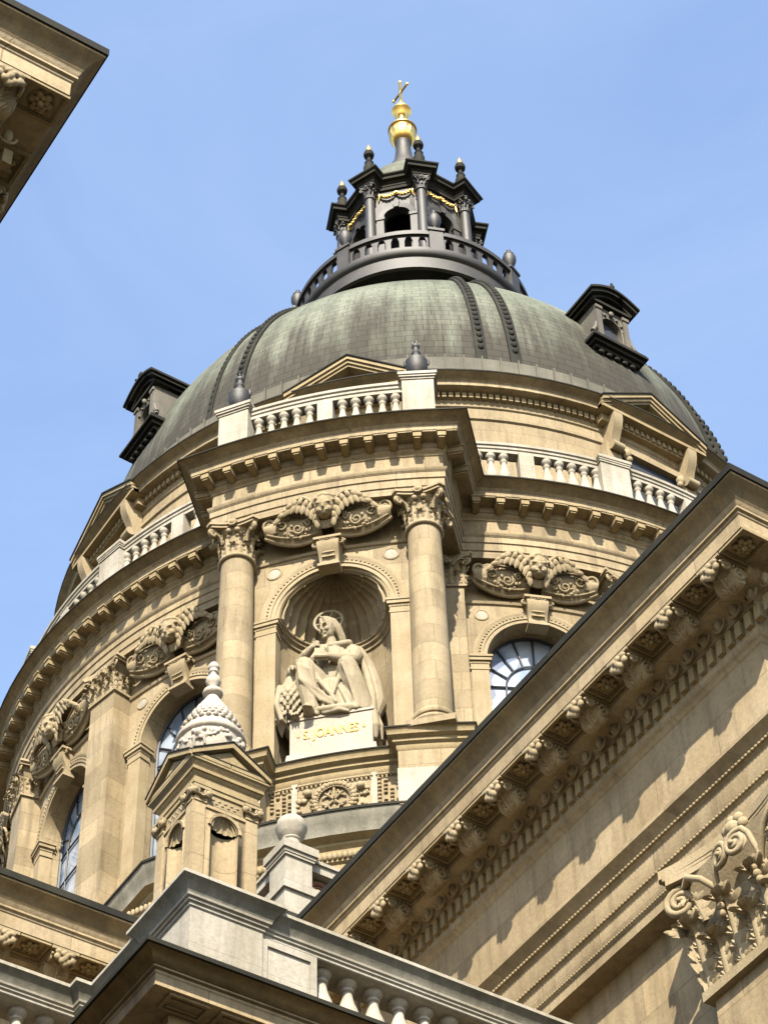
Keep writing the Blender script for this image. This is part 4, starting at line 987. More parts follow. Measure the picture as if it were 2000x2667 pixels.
# ================================================================== WINGS WITH THE GREAT CORNICE
def egg(m, fm, x, z, d, r=.1):
    m.ell(fm(x, -d, z), (r*.62, r*.62, r*1.05), nu=8, nv=6)
    pts = []
    for i in range(9):
        a = pi+pi*i/8; pts.append(fm(x+r*1.15*cos(a), -d+.015, z+.04+r*1.35*sin(a)))
    m.tube(pts, .022, 5)
def modillion_mesh():
    h = MB()
    # S-shaped bracket body: x across, y inwards (0 at the back wall), z 0 at the soffit
    P = []
    for i in range(17):
        f = i/16; y = -.48*f
        zb = -.40+.30*f**1.4 - .06*sin(f*pi*2)
        P.append([(-.21, y, .01), (-.21, y, zb+.04), (-.15, y, zb), (.15, y, zb), (.21, y, zb+.04), (.21, y, .01)])
    b = MB(); b.grid(P); b.add(P[-1], [list(range(6))])
    b.box(-.26, .26, -.52, .02, -.07, .0)
    for sx in (-1, 1):                           # side scrolls
        b.tube(spiral((sx*.215, -.36, -.16), .10, 1.6, Vector((0, -1, 0)), Vector((0, 0, 1)), 18), .028, 6)
        b.tube(spiral((sx*.215, -.10, -.24), .13, -1.6, Vector((0, 1, 0)), Vector((0, 0, -1)), 18), .03, 6)
    # rolled leaf and bead cluster on the front
    for sx in (-1, 1):
        h.ell((sx*.13, -.51, -.115), (.085, .06, .06)); h.ell((sx*.16, -.50, -.235), (.07, .06, .075)); h.ell((sx*.07, -.50, -.30), (.06, .06, .07)); h.ell((sx*.05, -.545, -.16), (.05, .05, .05))
    h.ell((0, -.53, -.10), (.07, .05, .05)); h.ell((0, -.53, -.22), (.06, .06, .09)); h.ell((0, -.47, -.33), (.07, .06, .08))
    h.ell((0, -.44, -.20), (.15, .07, .13))
    h.v = [Vector((p.x*.92, -.48+(p.y+.48)*.8, p.z*.92)) for p in h.v]
    f = sculpt(h, 'front', .013, 0)
    bmv = bmesh.new(); bmv.from_mesh(f); bmv.verts.ensure_lookup_table()
    b.add([v.co.copy() for v in bmv.verts], [[v.index for v in fc.verts] for fc in bmv.faces]); bmv.free()
    pts = []; nr = []                            # acanthus under the bracket
    for i in range(13):
        f_ = i/12; y = -.02-.47*f_; pts.append(Vector((0, y, -.40+.30*f_**1.4-.06*sin(f_*pi*2)+.0)))
    for i in range(13):
        t_ = (pts[min(12, i+1)]-pts[max(0, i-1)]).normalized(); q = Vector((0, -t_.z, t_.y)); nr.append(q if q.z < 0 else -q)
    leafcurve(b, pts, nr, (1, 0, 0), .17, 6, ln=.85)
    for sx in (-1, 1):
        for k in range(5): b.tube([(sx*.215, -.05-.07*k, -.05), (sx*.23, -.07-.07*k, -.12), (sx*.215, -.10-.065*k, -.20+.02*k)], [.012, .022, .01], 5)
    return mesh_of(b, 'modillion', 'carve', angle=50)
def rosette_mesh():
    m = MB()
    for k in range(6):
        a = 2*pi*k/6; m.ell((.115*cos(a), .115*sin(a), -.035), (.062, .052, .045), rot=Matrix.Rotation(a, 3, 'Z'), nu=9, nv=6)
        a += pi/6; m.ell((.075*cos(a), .075*sin(a), -.05), (.045, .035, .04), rot=Matrix.Rotation(a, 3, 'Z'), nu=8, nv=6)
    m.ell((0, 0, -.07), (.05, .05, .06), nu=8, nv=6); m.torus((0, 0, -.0), .165, .02, seg=20, s2=6)
    # coffer: raised border round the sunk field
    for (x0, x1, y0, y1) in ((-.29, .29, -.25, -.205), (-.29, .29, .205, .25), (-.29, -.245, -.205, .205), (.245, .29, -.205, .205)): m.box(x0, x1, y0, y1, -.06, .0)
    for (x0, x1, y0, y1) in ((-.245, .245, -.205, -.185), (-.245, .245, .185, .205), (-.245, -.225, -.185, .185), (.225, .245, -.185, .185)): m.box(x0, x1, y0, y1, -.03, .0)
    return mesh_of(m, 'rosette', 'trim', angle=50)
MOD_ME, ROS_ME = modillion_mesh(), rosette_mesh()
CPROF = [(.28, 25.66), (.28, 27.22), (.32, 27.26), (.33, 27.30), (.37, 27.33), (.38, 27.40), (.39, 27.46), (.39, 27.78), (.47, 27.80), (.47, 27.83), (.45, 27.85), (.48, 27.92), (.58, 28.0), (.74, 28.03), (.78, 28.06), (.80, 28.2), (1.33, 28.2), (1.33, 28.47), (1.35, 28.49), (1.35, 28.53), (1.39, 28.55), (1.39, 28.59), (1.37, 28.60), (1.41, 28.66), (1.42, 28.70)]
CSIMA = [(1.42, 28.70), (1.44, 28.72), (1.47, 28.80), (1.54, 28.88), (1.61, 28.93), (1.63, 28.95), (1.63, 28.99)]
CLEAD = [(1.63, 28.99), (1.66, 28.99), (1.66, 29.13), (1.4, 29.17), (.1, 29.4), (-6, 29.7)]
APROF = [(0, 0), (0, 24.16), (.34, 24.16), (.34, 24.34), (.37, 24.36), (.38, 24.39), (.37, 24.42), (.38, 24.44), (.38, 24.72), (.40, 24.74), (.43, 24.78), (.40, 24.83), (.41, 24.85), (.41, 25.22), (.44, 25.25), (.48, 25.29), (.44, 25.33), (.46, 25.36), (.51, 25.43), (.59, 25.50), (.59, 25.57), (.28, 25.66)]
def great_cornice(root, path, runs, xf=None, arch=True):
    """runs: (corner point, direction along the wall, azimuth faced, first offset, pitch, count)"""
    m = MB(xf); 
    if arch: m.sweep(APROF, path)
    m.sweep(CPROF, path); m.cur = 1; m.sweep(CSIMA, path); m.cur = 2; m.sweep(CLEAD, path)
    en = m.build('cornice', ['tanwall', 'weath', 'lead'], root)
    K = 1.0 if xf is None else (xf((1, 0, 0))-xf((0, 0, 0))).length
    for (p, dr, az, s0, pitch, cnt) in runs:
        d = MB(xf); e = MB(xf); rows = [MB(xf) for _ in range(3)]
        for i in range(cnt):
            s = s0+pitch*i; q = Vector(p)+Vector(dr)*s
            def at(o_, z, dx=0):
                out = Vector((cos(rad(az)), sin(rad(az)))); w = q+out*o_+Vector(dr)*dx; return Vector((w.x, w.y, z))
            def W(v): return xf(v) if xf else v
            fr_ = frame(az, 0).to_3x3().to_4x4()
            link('modillion', MOD_ME, None, en, Matrix.Translation(W(at(.80, 28.2))) @ fr_ @ Matrix.Scale(K, 4))
            link('rosette', ROS_ME, None, en, Matrix.Translation(W(at(1.065, 28.205, -pitch/2))) @ fr_ @ Matrix.Scale(K, 4))
            for k in range(5):
                x = pitch*(k+.5)/5-pitch/2; c = at(.38, 0, x); fm = flatmap(Matrix.Translation((c.x, c.y, 0)) @ fr_)
                d.prism([(-.062, 27.48), (.062, 27.48), (.062, 27.77), (-.062, 27.77)], -.09, .05, fm)
            for k in range(3):
                x = pitch*(k+.5)/3-pitch/2; c = at(.0, 0, x); fm = flatmap(Matrix.Translation((c.x, c.y, 0)) @ fr_); egg(e, fm, 0, 27.93, .545, .115)
            if arch:
                for bd, (z, o_, n_, r_) in zip(rows, ((25.29, .465, 15, .032), (24.78, .418, 15, .030), (24.39, .372, 18, .024))):
                    for k in range(n_):
                        x = pitch*(k+.5)/n_-pitch/2; bd.ell(at(o_, z, x), (r_, pitch/n_*.56, r_) if abs(dr[1]) > .5 else (pitch/n_*.56, r_, r_), nu=6, nv=4)
        d.build('dentil_course', 'trim', en); e.build('egg_moulding', 'carve', en, angle=60)
        if arch:
            for bd in rows: bd.build('bead_moulding', 'trim', en, angle=60)
    return en
X0 = -13.27; YC = -27.16
rwing = thing('church_wing', 'tan stone church wing at right under a deep cornice with brackets and rosettes', 'church wing', (-8, -20, 0), 'wings of the church', world=True)
great_cornice(rwing, [(X0, X0), (X0, YC), (10, YC)], [((X0, YC), (0, 1), 180, -.49, 1.145, 12), ((X0, YC), (1, 0), 270, .655, 1.145, 4)])
link('rosette', ROS_ME, None, None, None) if False else None
pil = MB(); pil.box(X0-.45, X0+.3, -27.61, -25.46, 0, 21.95); pil.box(X0-.449, X0+1.6, -27.612, -26.9, 0, 21.94); pil.build('corner_pilaster', 'tanwall', rwing)
cp = link('capital', mesh_of(capital_flat(1.07, .45, 2.36, 1.52, rich=True), 'capital', 'carve', angle=60), None, rwing, wallframe(180, (X0-.45, -26.535, 21.91)))
lwing = thing('church_wing', 'distant tan stone church wing at left whose bracketed cornice runs behind the parapet', 'church wing', (-20, -8, 0), 'wings of the church', world=True)
great_cornice(lwing, [(-25.5, X0), (X0, X0)], [((X0, X0), (-1, 0), 270, 1.77, 1.145, 9)])
TK = 0.76
tower = thing('stone_building', 'corner of a stone building whose dark edged cornice juts into the sky at upper left', 'building', (-33, -33, 0), world=True)
great_cornice(tower, [(-50, -28.51), (-27.78, -28.51), (-27.78, 0)], [((-27.78, -28.51), (-1, 0), 270, -.53, 1.06, 5), ((-27.78, -28.51), (0, 1), 0, .53, 1.06, 5)], xf=lambda p: CAM+(Vector(p)-CAM)*TK)
for wing_, (x0, x1, y0, y1) in ((rwing, (X0+.05, 10, YC+.05, X0)), (lwing, (-25.5, X0, X0+.05, 10))):
    m = MB(); m.box(x0, x1, y0, y1, 0, 29.3); m.build('wing_body', 'tanwall', wing_)
m = MB(lambda p: CAM+(Vector(p)-CAM)*TK); m.box(-50, -27.83, -28.46, 0, 0, 29.3); m.build('building_body', 'tanwall', tower)

# ---- small roof parapet with post at the inner corner of the wings
pr = thing('roof_parapet', 'small white roof parapet with terracotta rings and a bulb-topped post below the carved frieze', 'parapet', (-13, -13, 29.3), world=True)
m = MB(); m.sweep([(0, 29.3), (0, 31.9), (.05, 31.95), (.12, 32.02), (.12, 32.12), (0, 32.16)], [(-13.30, 0), (-13.30, -13.30), (0, -13.30)]); m.build('parapet_base', 'white', pr)
m = MB(); m.box(-13.36, -12.66, -13.36, -12.66, 32.1, 32.62); m.box(-13.42, -12.60, -13.42, -12.60, 32.62, 32.82); m.box(-13.32, -12.70, -13.32, -12.70, 32.82, 33.52); m.box(-13.36, -12.66, -13.36, -12.66, 33.52, 33.58); m.box(-13.42, -12.60, -13.42, -12.60, 33.66, 33.86); m.box(-13.38, -12.64, -13.38, -12.64, 33.58, 33.66)
po = m.build('post', 'white', pr)
m = MB(); m.lathe([(0, 33.86), (.34, 33.86), (.30, 33.94), (.20, 34.04), (.19, 34.16), (.22, 34.20), (.20, 34.24), (.24, 34.30), (.29, 34.38), (.31, 34.48), (.33, 34.52), (.33, 34.56), (.29, 34.58), (.29, 34.70), (.26, 34.74), (0, 34.75)], 28, Matrix.Translation((-13.01, -13.01, 0))); m.build('bulb', 'whitec', po)
for (dx, dy) in ((1, 0), (0, 1)):
    r = MB(); a = Vector((-13.0, -13.0, 0)); e = Vector((dx, dy, 0)); sd = Vector((dy, dx, 0))*.13
    def bar(z0, z1, w_, s0, s1, mm=None):
        p = [a+e*s0-sd*w_, a+e*s1-sd*w_, a+e*s1+sd*w_, a+e*s0+sd*w_]; r.add([(q.x, q.y, z0) for q in p]+[(q.x, q.y, z1) for q in p], [(0, 1, 2, 3), (4, 5, 6, 7), (0, 1, 5, 4), (1, 2, 6, 5), (2, 3, 7, 6), (3, 0, 4, 7)])
    bar(33.46, 33.66, 1.6, .3, 9); bar(33.66, 33.74, 2.0, .3, 9); bar(32.55, 32.80, 1.6, .3, 9); r.build('parapet_rail', 'white', pr)
    t_ = MB()
    for k in range(12):
        c = a+e*(.66+.66*k)+Vector((0, 0, 33.13)); ax = 'y' if dx else 'x'
        t_.torus(c, .25, .065, axis=ax, seg=22, s2=6); t_.torus(c, .15, .03, axis=ax, seg=18, s2=5)
    t_.build('ring_panel', 'terra', pr, angle=60)

# ================================================================== CORNER PAVILION (foreground)
G = gscale
pav = thing('corner_pavilion', 'tan stone corner pavilion in the foreground with a heavy coved cornice', 'church building', (-19, -21, 0), world=True)
gp = [(-45, -14.4), (-18, -14.4), (-18, -18), (-8.55, -18)]
m = MB(G)
m.sweep([(0, 0), (0, 22.9), (.06, 23.0), (.06, 23.2), (.2, 23.4), (.4, 23.5), (.42, 23.6), (.42, 24.40), (.95, 24.40), (.95, 24.60), (.97, 24.62), (.97, 24.66), (1.02, 24.68), (1.02, 24.71), (.99, 24.72)], gp)
m.cur = 1; m.sweep([(.99, 24.72), (1.04, 24.73), (1.10, 24.80), (1.20, 24.86), (1.25, 24.875)], gp); m.cur = 2; m.sweep([(1.25, 24.875), (1.30, 24.875), (1.30, 24.955), (.3, 25.05), (-1, 25.1)], gp)
m.build('pavilion_cornice', ['tanwall', 'weath', 'lead'], pav)
m = MB(G)                                         # soffit coffers
def sof(p, e, o_, n_, pitch, s0):
    for i in range(n_):
        s = s0+pitch*i
        for (a0_, a1_, d0, d1) in ((-.36, .36, .48, .53), (-.36, .36, .84, .89), (-.36, -.31, .53, .84), (.31, .36, .53, .84), (-.26, .26, .58, .61), (-.26, .26, .76, .79)):
            q = []
            for (aa, dd) in ((a0_, d0), (a1_, d0), (a1_, d1), (a0_, d1)): v = Vector(p)+Vector(e)*(s+aa)+Vector(o_)*dd; q.append((v.x, v.y))
            m.add([(x, y, 24.36) for x, y in q]+[(x, y, 24.41) for x, y in q], [(0, 1, 2, 3), (0, 1, 5, 4), (1, 2, 6, 5), (2, 3, 7, 6), (3, 0, 4, 7)])
sof((-18, -18), (1, 0), (0, -1), 10, .9, -.30); m.build('soffit_coffer', 'trim', pav); m = MB(G); sof((-18, -18), (0, 1), (-1, 0), 3, .9, .62); m.build('soffit_coffer', 'trim', pav)
m = MB(G); m.box(-44, -17.95, -14.35, 5, 0, 25.0); m.box(-17.95, -9.0, -17.95, 5, 0, 25.0); m.build('pavilion_body', 'tanwall', pav)
# parapet with pedestal, panel, balusters
par = thing('balustrade', 'grey-white parapet with fat balusters running right from the big pedestal in the foreground', 'balustrade', G((-17.2, -17.2, 25)), 'balustrades of the corner pavilion', world=True)
CAPP = [(0, 27.18), (.03, 27.2), (.03, 27.25), (.07, 27.27), (.07, 27.31), (.11, 27.33), (.12, 27.37)]
CAPC = [(.12, 27.37), (.15, 27.44), (.22, 27.54), (.28, 27.585), (.30, 27.60)]
CAPT = [(.30, 27.60), (.30, 27.665), (.27, 27.68), (.0, 27.74), (-.69, 27.75)]
sq = [(-17.8, -17.8), (-16.42, -17.8), (-16.42, -16.42), (-17.8, -16.42)]
m = MB(G); m.sweep([(.06, 24.9), (.06, 25.35), (0, 25.42)]+CAPP, sq, closed=True); m.cur = 1; m.sweep(CAPC, sq, closed=True); m.cur = 0; m.sweep(CAPT, sq, closed=True)
m.build('pedestal', ['white', 'grayw'], par)
def parapet(root, path, bals, solid, open_):
    m = MB(G); lo = -.06
    RP_ = [(o_*.82, z-.055) for o_, z in CAPP]; RC = [(o_*.82, z-.055) for o_, z in CAPC]; RT_ = [(o_*.82, z-.055) for o_, z in CAPT[:-1]]+[(-.62, 27.69), (-.62, 27.12), (0, 27.12)]
    m.sweep(RP_, path, caps=False); m.cur = 1; m.sweep(RC, path); m.cur = 0; m.sweep(RT_, path)
    m.build('rail', ['white', 'grayw'], root)
    m = MB(G); m.sweep([(0, 24.95), (0, 25.72), (.05, 25.75), (.05, 25.9), (-.5, 25.92)], path); m.build('plinth', 'white', root)
gb = mesh_of(MB().lathe(baluster_prof(1.24*KG, .215*KG), 28), 'baluster', 'whitec', angle=50)
pth = [(-16.4, -17.74), (-8.55, -17.74)]; parapet(par, pth, None, None, None)
m = MB(G); m.box(-16.42, -15.34, -17.72, -17.2, 25.9, 27.14)
for (x0, x1, z0, z1) in ((-16.42, -16.30, 25.9, 27.14), (-15.46, -15.34, 25.9, 27.14), (-16.30, -15.46, 27.0, 27.14), (-16.30, -15.46, 25.9, 26.1)): m.box(x0, x1, -17.76, -17.72, z0, z1)
m.build('solid_panel', 'white', par)
for i in range(12): link('baluster', gb, None, par, Matrix.Translation(G((-15.06+.515*i, -17.44, 25.9))))
m = MB(G); m.sweep([(0, 24.95), (0, 27.0)]+[(o_*.82, z-.055) for o_, z in CAPP], [(-17.74, -14.4), (-17.74, -16.42)]); m.cur = 1; m.sweep([(o_*.82, z-.055) for o_, z in CAPC], [(-17.74, -14.4), (-17.74, -16.42)]); m.cur = 0; m.sweep([(o_*.82, z-.055) for o_, z in CAPT], [(-17.74, -14.4), (-17.74, -16.42)])
m.build('return_wall', ['white', 'grayw'], par)
par2 = thing('balustrade', 'shaded grey parapet with fat balusters at the lower left edge', 'balustrade', G((-20, -14.2, 25)), 'balustrades of the corner pavilion', world=True)
parapet(par2, [(-45, -14.2), (-17.6, -14.2)], None, None, None)
m = MB(G); m.sweep([(.24, 25), (.24, 27.18)]+[(o_*.82+.24, z-.055) for o_, z in CAPP], [(-18.02, -14.2), (-17.5, -14.2)]); 
sq2 = [(-18.02, -14.42), (-17.45, -14.42), (-17.45, -13.8), (-18.02, -13.8)]
m = MB(G); m.sweep([(0, 24.95), (0, 27.0)]+[(o_*.85, z-.05) for o_, z in CAPP], sq2, closed=True); m.cur = 1; m.sweep([(o_*.85, z-.05) for o_, z in CAPC], sq2, closed=True); m.cur = 0; m.sweep([(o_*.85, z-.05) for o_, z in CAPT[:-1]], sq2, closed=True)
m.build('pedestal', ['white', 'grayw'], par2)
for i in range(16): link('baluster', gb, None, par2, Matrix.Translation(G((-18.45-.515*i, -13.9, 25.9))))
# ---- aedicule on the pedestal
ae = thing('aedicule_turret', 'small tan stone turret with shell niches and pediments on the big foreground pedestal', 'turret', G((-17.24, -17.24, 27.75)), world=True)
AC, AH = -17.24, .61
def afm(az, off=AH): 
    f = frame(az, off); f.translation = f.translation + Vector((AC, AC, 0)); return flatmap(f)
m = MB(G)
for az in (0, 90, 180, 270):
    fm = afm(az); arched_wall(m, fm, AH, .27, 27.72, 29.02, 30.0, .0, n=16)
    for k in range(17):
        pass
    m.grid([[fm(.27*cos(pi-pi*i/16), .27*sin(pi*i/16)*.75, z) for z in (27.72, 29.0)] for i in range(17)])
    for sx in (-1, 1):
        m.prism([(sx*(AH+.015), 27.72), (sx*.40, 27.72), (sx*.40, 29.42), (sx*(AH+.015), 29.42)], -.035, .02, fm)
        m.prism([(sx*(AH+.02), 29.42), (sx*.385, 29.42), (sx*.385, 29.47), (sx*(AH+.02), 29.47)], -.055, .02, fm)
    P = []
    for i in range(17):
        t = pi*i/16; P.append([fm((.27+o_)*cos(t), d, 29.02+(.27+o_)*sin(t)) for o_, d in ((0, 0), (0, -.03), (.05, -.04), (.06, 0))])
    m.grid(P)
    m.prism([(-.40, 29.36), (.40, 29.36), (.40, 29.42), (-.40, 29.42)], -.03, .02, fm)
m.build('turret_body', 'tanwall', ae)
for az in (180, 270):
    sh_ = MB(G); fm = afm(az); P = []
    for i in range(73):
        t = pi*i/72; row = []
        for j in range(13):
            el = pi/2*j/12; r = .285-.06*(1-abs(sin(6*t)))*cos(el); row.append(fm(-r*cos(t)*cos(el), r*sin(t)*cos(el)*.45-.005, 29.02+r*sin(el)))
        P.append(row)
    sh_.grid(P)
    sh_.build('niche_shell', 'carve', ae, angle=60)
for az in (180, 270, 0, 90):
    fm = afm(az, AH+.035)
    for sx in (-1, 1):
        cpm = MB(G)
        for s2 in (-.13, .13):
            sp = spiral(fm(sx*.505+s2, -.05, 29.60), .085, 1.6*(1 if s2 > 0 else -1), fm(1, 0, 0)-fm(0, 0, 0), Vector((0, 0, 1)), 18, a0=pi/2)
            cpm.tube(sp, .03, 6); cpm.ell(fm(sx*.505+s2, -.04, 29.60), (.07, .07, .07), nu=8, nv=6)
        cpm.prism([(sx*.505-.17, 29.66), (sx*.505+.17, 29.66), (sx*.505+.17, 29.72), (sx*.505-.17, 29.72)], -.08, .02, fm)
        cpm.prism([(sx*.505-.12, 29.47), (sx*.505+.12, 29.47), (sx*.505+.12, 29.68), (sx*.505-.12, 29.68)], -.03, .02, fm)
        cpm.tube([fm(sx*.505-.1, -.05, 29.56), fm(sx*.505, -.06, 29.50), fm(sx*.505+.1, -.05, 29.56)], .03, 6)
        cpm.build('scroll_capital', 'carve', ae, angle=60)
    cpm = MB(G); cpm.prism([(-.30, 29.47), (.30, 29.47), (.30, 29.66), (-.30, 29.66)], .03, .08, fm)
    for i in range(9): cpm.ell(fm(-.24+.06*i, .03, 29.56+.035*(-1)**i), (.035, .02, .022), nu=7, nv=5)
    cpm.build('relief_panel', 'carve', ae, angle=60)
sqa = [(AC-AH, AC-AH), (AC+AH, AC-AH), (AC+AH, AC+AH), (AC-AH, AC+AH)]
m = MB(G); m.sweep([(.0, 29.70), (.03, 29.71), (.03, 29.80), (.05, 29.81), (.05, 29.90), (.02, 29.92), (.02, 30.00), (.05, 30.02), (.07, 30.06), (.10, 30.07), (.10, 30.14), (.11, 30.15)], sqa, closed=True); m.cur = 1
m.sweep([(.11, 30.15), (.12, 30.18), (.155, 30.22), (.165, 30.24)], sqa, closed=True); m.cur = 0; m.sweep([(.165, 30.24), (.175, 30.24), (.175, 30.30), (0, 30.34), (-.6, 30.36)], sqa, closed=True)
for az in (0, 90, 180, 270):
    fm = afm(az); W2 = AH+.175
    m.prism([(-W2+.12, 30.3), (W2-.12, 30.3), (0, 30.72)], -.12, .6, fm)
    for sx in (-1, 1):
        m.prism([(sx*W2, 30.28), (sx*W2, 30.38), (0, 30.88), (0, 30.76)], -.22, .6, fm)
m.build('turret_cornice', ['trim', 'weath'], ae)
m = MB(G)
for az in (0, 90, 180, 270):
    fm = afm(az); W2 = AH+.18
    for sx in (-1, 1): m.prism([(sx*W2, 30.378), (sx*W2, 30.405), (0, 30.905), (0, 30.878)], -.24, .62, fm)
m.build('turret_roofing', 'lead', ae)
tu = MB(G); tm = Matrix.Translation((AC, AC, 0)) @ Matrix.Diagonal((.88, .88, 1, 1))
tu.lathe([(0, 30.6), (.36, 30.6), (.34, 30.72), (.44, 30.80), (.56, 30.95), (.63, 31.15), (.655, 31.32), (.66, 31.42), (.71, 31.45), (.725, 31.50), (.71, 31.55), (.66, 31.57), (.63, 31.60)], 48, tm)
lid = [(.63, 31.60), (.62, 31.66), (.58, 31.82), (.50, 32.02), (.39, 32.22), (.28, 32.40), (.20, 32.52), (.15, 32.60), (.12, 32.66), (.20, 32.71), (.215, 32.76), (.20, 32.80), (.10, 32.85), (.085, 32.92), (.14, 32.98), (.16, 33.06), (.14, 33.14), (.08, 33.19), (.075, 33.26), (.11, 33.29), (.09, 33.36), (.125, 33.40), (.12, 33.46), (.08, 33.52), (0, 33.55)]
tu.lathe(lid, 48, tm)
uo = tu.build('turret_urn', 'urnstone', angle=50); tag(uo, 'large white lidded urn with carved garland standing on the foreground turret', 'urn')
gl = MB(G); rnd = random.Random(9); UR = .88
for i in range(60):
    a = 2*pi*i/60; s = abs(sin(2*a+.4)); z = 31.36-.14*s; r = UR*(.64 if z > 31.26 else .62)
    for k in range(3): gl.ell((AC+r*cos(a)+rnd.uniform(-.02, .02), AC+r*sin(a)+rnd.uniform(-.02, .02), z+rnd.uniform(-.06, .06)), (rnd.uniform(.03, .05),)*3, nu=7, nv=5)
for k in range(4):                               # little masks between the swags
    a = pi/4+k*pi/2-.1; R1 = UR*.66
    gl.ell((AC+R1*cos(a), AC+R1*sin(a), 31.28), (.08, .08, .10), nu=9, nv=7); gl.ell((AC+(R1+.06)*cos(a), AC+(R1+.06)*sin(a), 31.26), (.025, .025, .035), nu=7, nv=5)
    for q in (-.16, .16): gl.ell((AC+R1*cos(a+q), AC+R1*sin(a+q), 31.34), (.06, .06, .06), nu=8, nv=6); gl.tube([(AC+R1*cos(a+q), AC+R1*sin(a+q), 31.24), (AC+UR*.60*cos(a+q*1.2), AC+UR*.60*sin(a+q*1.2), 31.02)], [.04, .02], 6)
me = sculpt(gl, 'garland', .013, 0); me.materials.append(M['urnstone']); g_ = link('garland', me, None, uo)
sc2 = MB(G)                                      # scale pattern on the lid
for ring in range(6):
    f = ring/6; z = 31.74+.66*f; r = .88*(.605-.36*f**1.15)
    for k in range(26): a = 2*pi*(k+.5*(ring % 2))/26; sc2.ell((AC+r*cos(a), AC+r*sin(a), z), (.06*(1-.4*f), .06*(1-.4*f), .035), nu=7, nv=4)
sc2.build('lid_scales', 'urnstone', uo)

# ================================================================== STATUE IN THE NICHE
SF = frame(225, 14.36, 41.55)
SQ = Matrix.Translation((-.08, 0, 0)) @ Matrix.Diagonal((.90, 1, 1, 1)) @ Matrix.Translation((.08, 0, 0))
stt = thing('statue', 'pale stone statue of a haloed figure sitting with a book in the shell niche', 'statue', SF)
pm = MB(); pm.box(-1.06, .94, 0, 1.3, -1.2, 0); pm.box(-1.18, 1.06, -.06, 1.3, -1.5, -1.14, tx=.05, ty=.03); pm.box(-1.10, .98, -.03, 1.3, -.07, 0)
plinth = pm.build('plinth', 'pink', stt)
fc = bpy.data.curves.new('txt', 'FONT'); fc.body = '\u2022 S. JOANNES \u2022'; fc.align_x = 'CENTER'; fc.size = .36; fc.extrude = .008; fc.offset = .006
fo = bpy.data.objects.new('txt', fc); COL.objects.link(fo); dgr = bpy.context.evaluated_depsgraph_get(); tme = bpy.data.meshes.new_from_object(fo.evaluated_get(dgr)); bpy.data.objects.remove(fo)
xs = [v.co.x for v in tme.vertices]; wt = max(xs)-min(xs)
tme.materials.clear(); tme.materials.append(M['goldpaint'])
link('inscription', tme, None, plinth, Matrix.Translation((-.06, -.012, -.68)) @ Matrix.Rotation(pi/2, 4, 'X') @ Matrix.Diagonal((1.66/wt, 1.1, 1, 1)))
F = MB(); E_ = F.ell; Cp = lambda pts, r, seg=12: capsule(F, pts, r, seg=seg)
E_((0, .78, .55), (.75, .5, .62)); E_((-.05, .72, 1.05), (.55, .42, .36))
Cp([(-.06, .74, 1.0), (-.10, .72, 1.6), (-.12, .68, 2.2), (-.12, .68, 2.55)], [.42, .40, .47, .40]); E_((-.12, .60, 2.35), (.50, .30, .36))
E_((.36, .70, 2.58), (.25, .24, .24)); E_((-.56, .70, 2.58), (.24, .24, .24)); Cp([(-.14, .64, 2.65), (-.20, .58, 3.05)], [.21, .17])
# head turned to the left and a little down
hr = rot(0, 0, 34) @ rot(16, 0, 0)
hr = rot(0, 0, -34) @ rot(16, 0, 0)
def H(x, y, z, r): E_(Vector((-.23, .50, 3.34))+hr @ Vector((x, y, z)), r, rot=hr, nu=12, nv=9)
H(0, .02, .04, (.225, .25, .29)); H(0, -.07, -.12, (.175, .19, .20)); H(0, -.285, -.03, (.035, .06, .06)); H(0, -.255, .05, (.028, .05, .09)); H(0, -.23, -.27, (.08, .06, .055))
for sx in (-1, 1): H(sx*.095, -.225, .10, (.085, .045, .022)); H(sx*.10, -.19, -.06, (.075, .07, .075)); H(sx*.045, -.25, -.155, (.05, .025, .018))
H(0, -.245, -.19, (.06, .03, .018)); H(0, .07, .12, (.265, .275, .285))
for i in range(13):                              # long wavy hair, parted in the middle
    q = -1.25+2.5*i/12; sg = 1 if q > 0 else -1
    P_ = [Vector((.05*sg+.05*q, -.16+.10*abs(q), .33)), Vector((.20*sin(q)+.05*sg, -.17+.20*abs(q), .20)), Vector((.275*sin(q)+.03*sg, -.12+.24*abs(q)-.02, -.02)), Vector((.30*sin(q)+.02*sg*(i % 2), -.02+.20*abs(q), -.28)), Vector((.29*sin(q), .05+.16*abs(q), -.50))]
    if abs(q) < .75: P_ = P_[:2]
    capsule(F, [Vector((-.23, .50, 3.34))+hr @ p for p in P_], [.045, .055, .06, .06, .045][:len(P_)], seg=8)
# arms with hands
Cp([(.40, .68, 2.60), (.52, .50, 2.28), (.50, .34, 2.02)], [.23, .21, .19]); Cp([(.50, .34, 2.02), (.18, .18, 1.98), (-.12, .08, 2.02)], [.18, .15, .10])
Cp([(-.60, .68, 2.60), (-.84, .50, 2.36), (-.98, .34, 2.20)], [.22, .19, .17]); Cp([(-.98, .34, 2.20), (-.78, .16, 2.30), (-.56, .06, 2.40)], [.16, .13, .09])
E_((-.17, .06, 2.04), (.12, .07, .11)); E_((-.52, .05, 2.42), (.11, .07, .10))
for k in range(4):
    Cp([(-.20, -.01, 2.11-.055*k), (-.30, -.04, 2.11-.055*k), (-.37, .0, 2.10-.055*k)], [.030, .028, .024], 7)
    Cp([(-.50, -.01, 2.48-.05*k), (-.42, -.05, 2.49-.05*k), (-.36, -.03, 2.47-.05*k)], [.028, .026, .022], 7)
Cp([(-.14, .0, 2.14), (-.19, -.05, 2.22)], [.034, .026], 7); Cp([(-.55, .0, 2.52), (-.50, -.05, 2.58)], [.03, .024], 7)
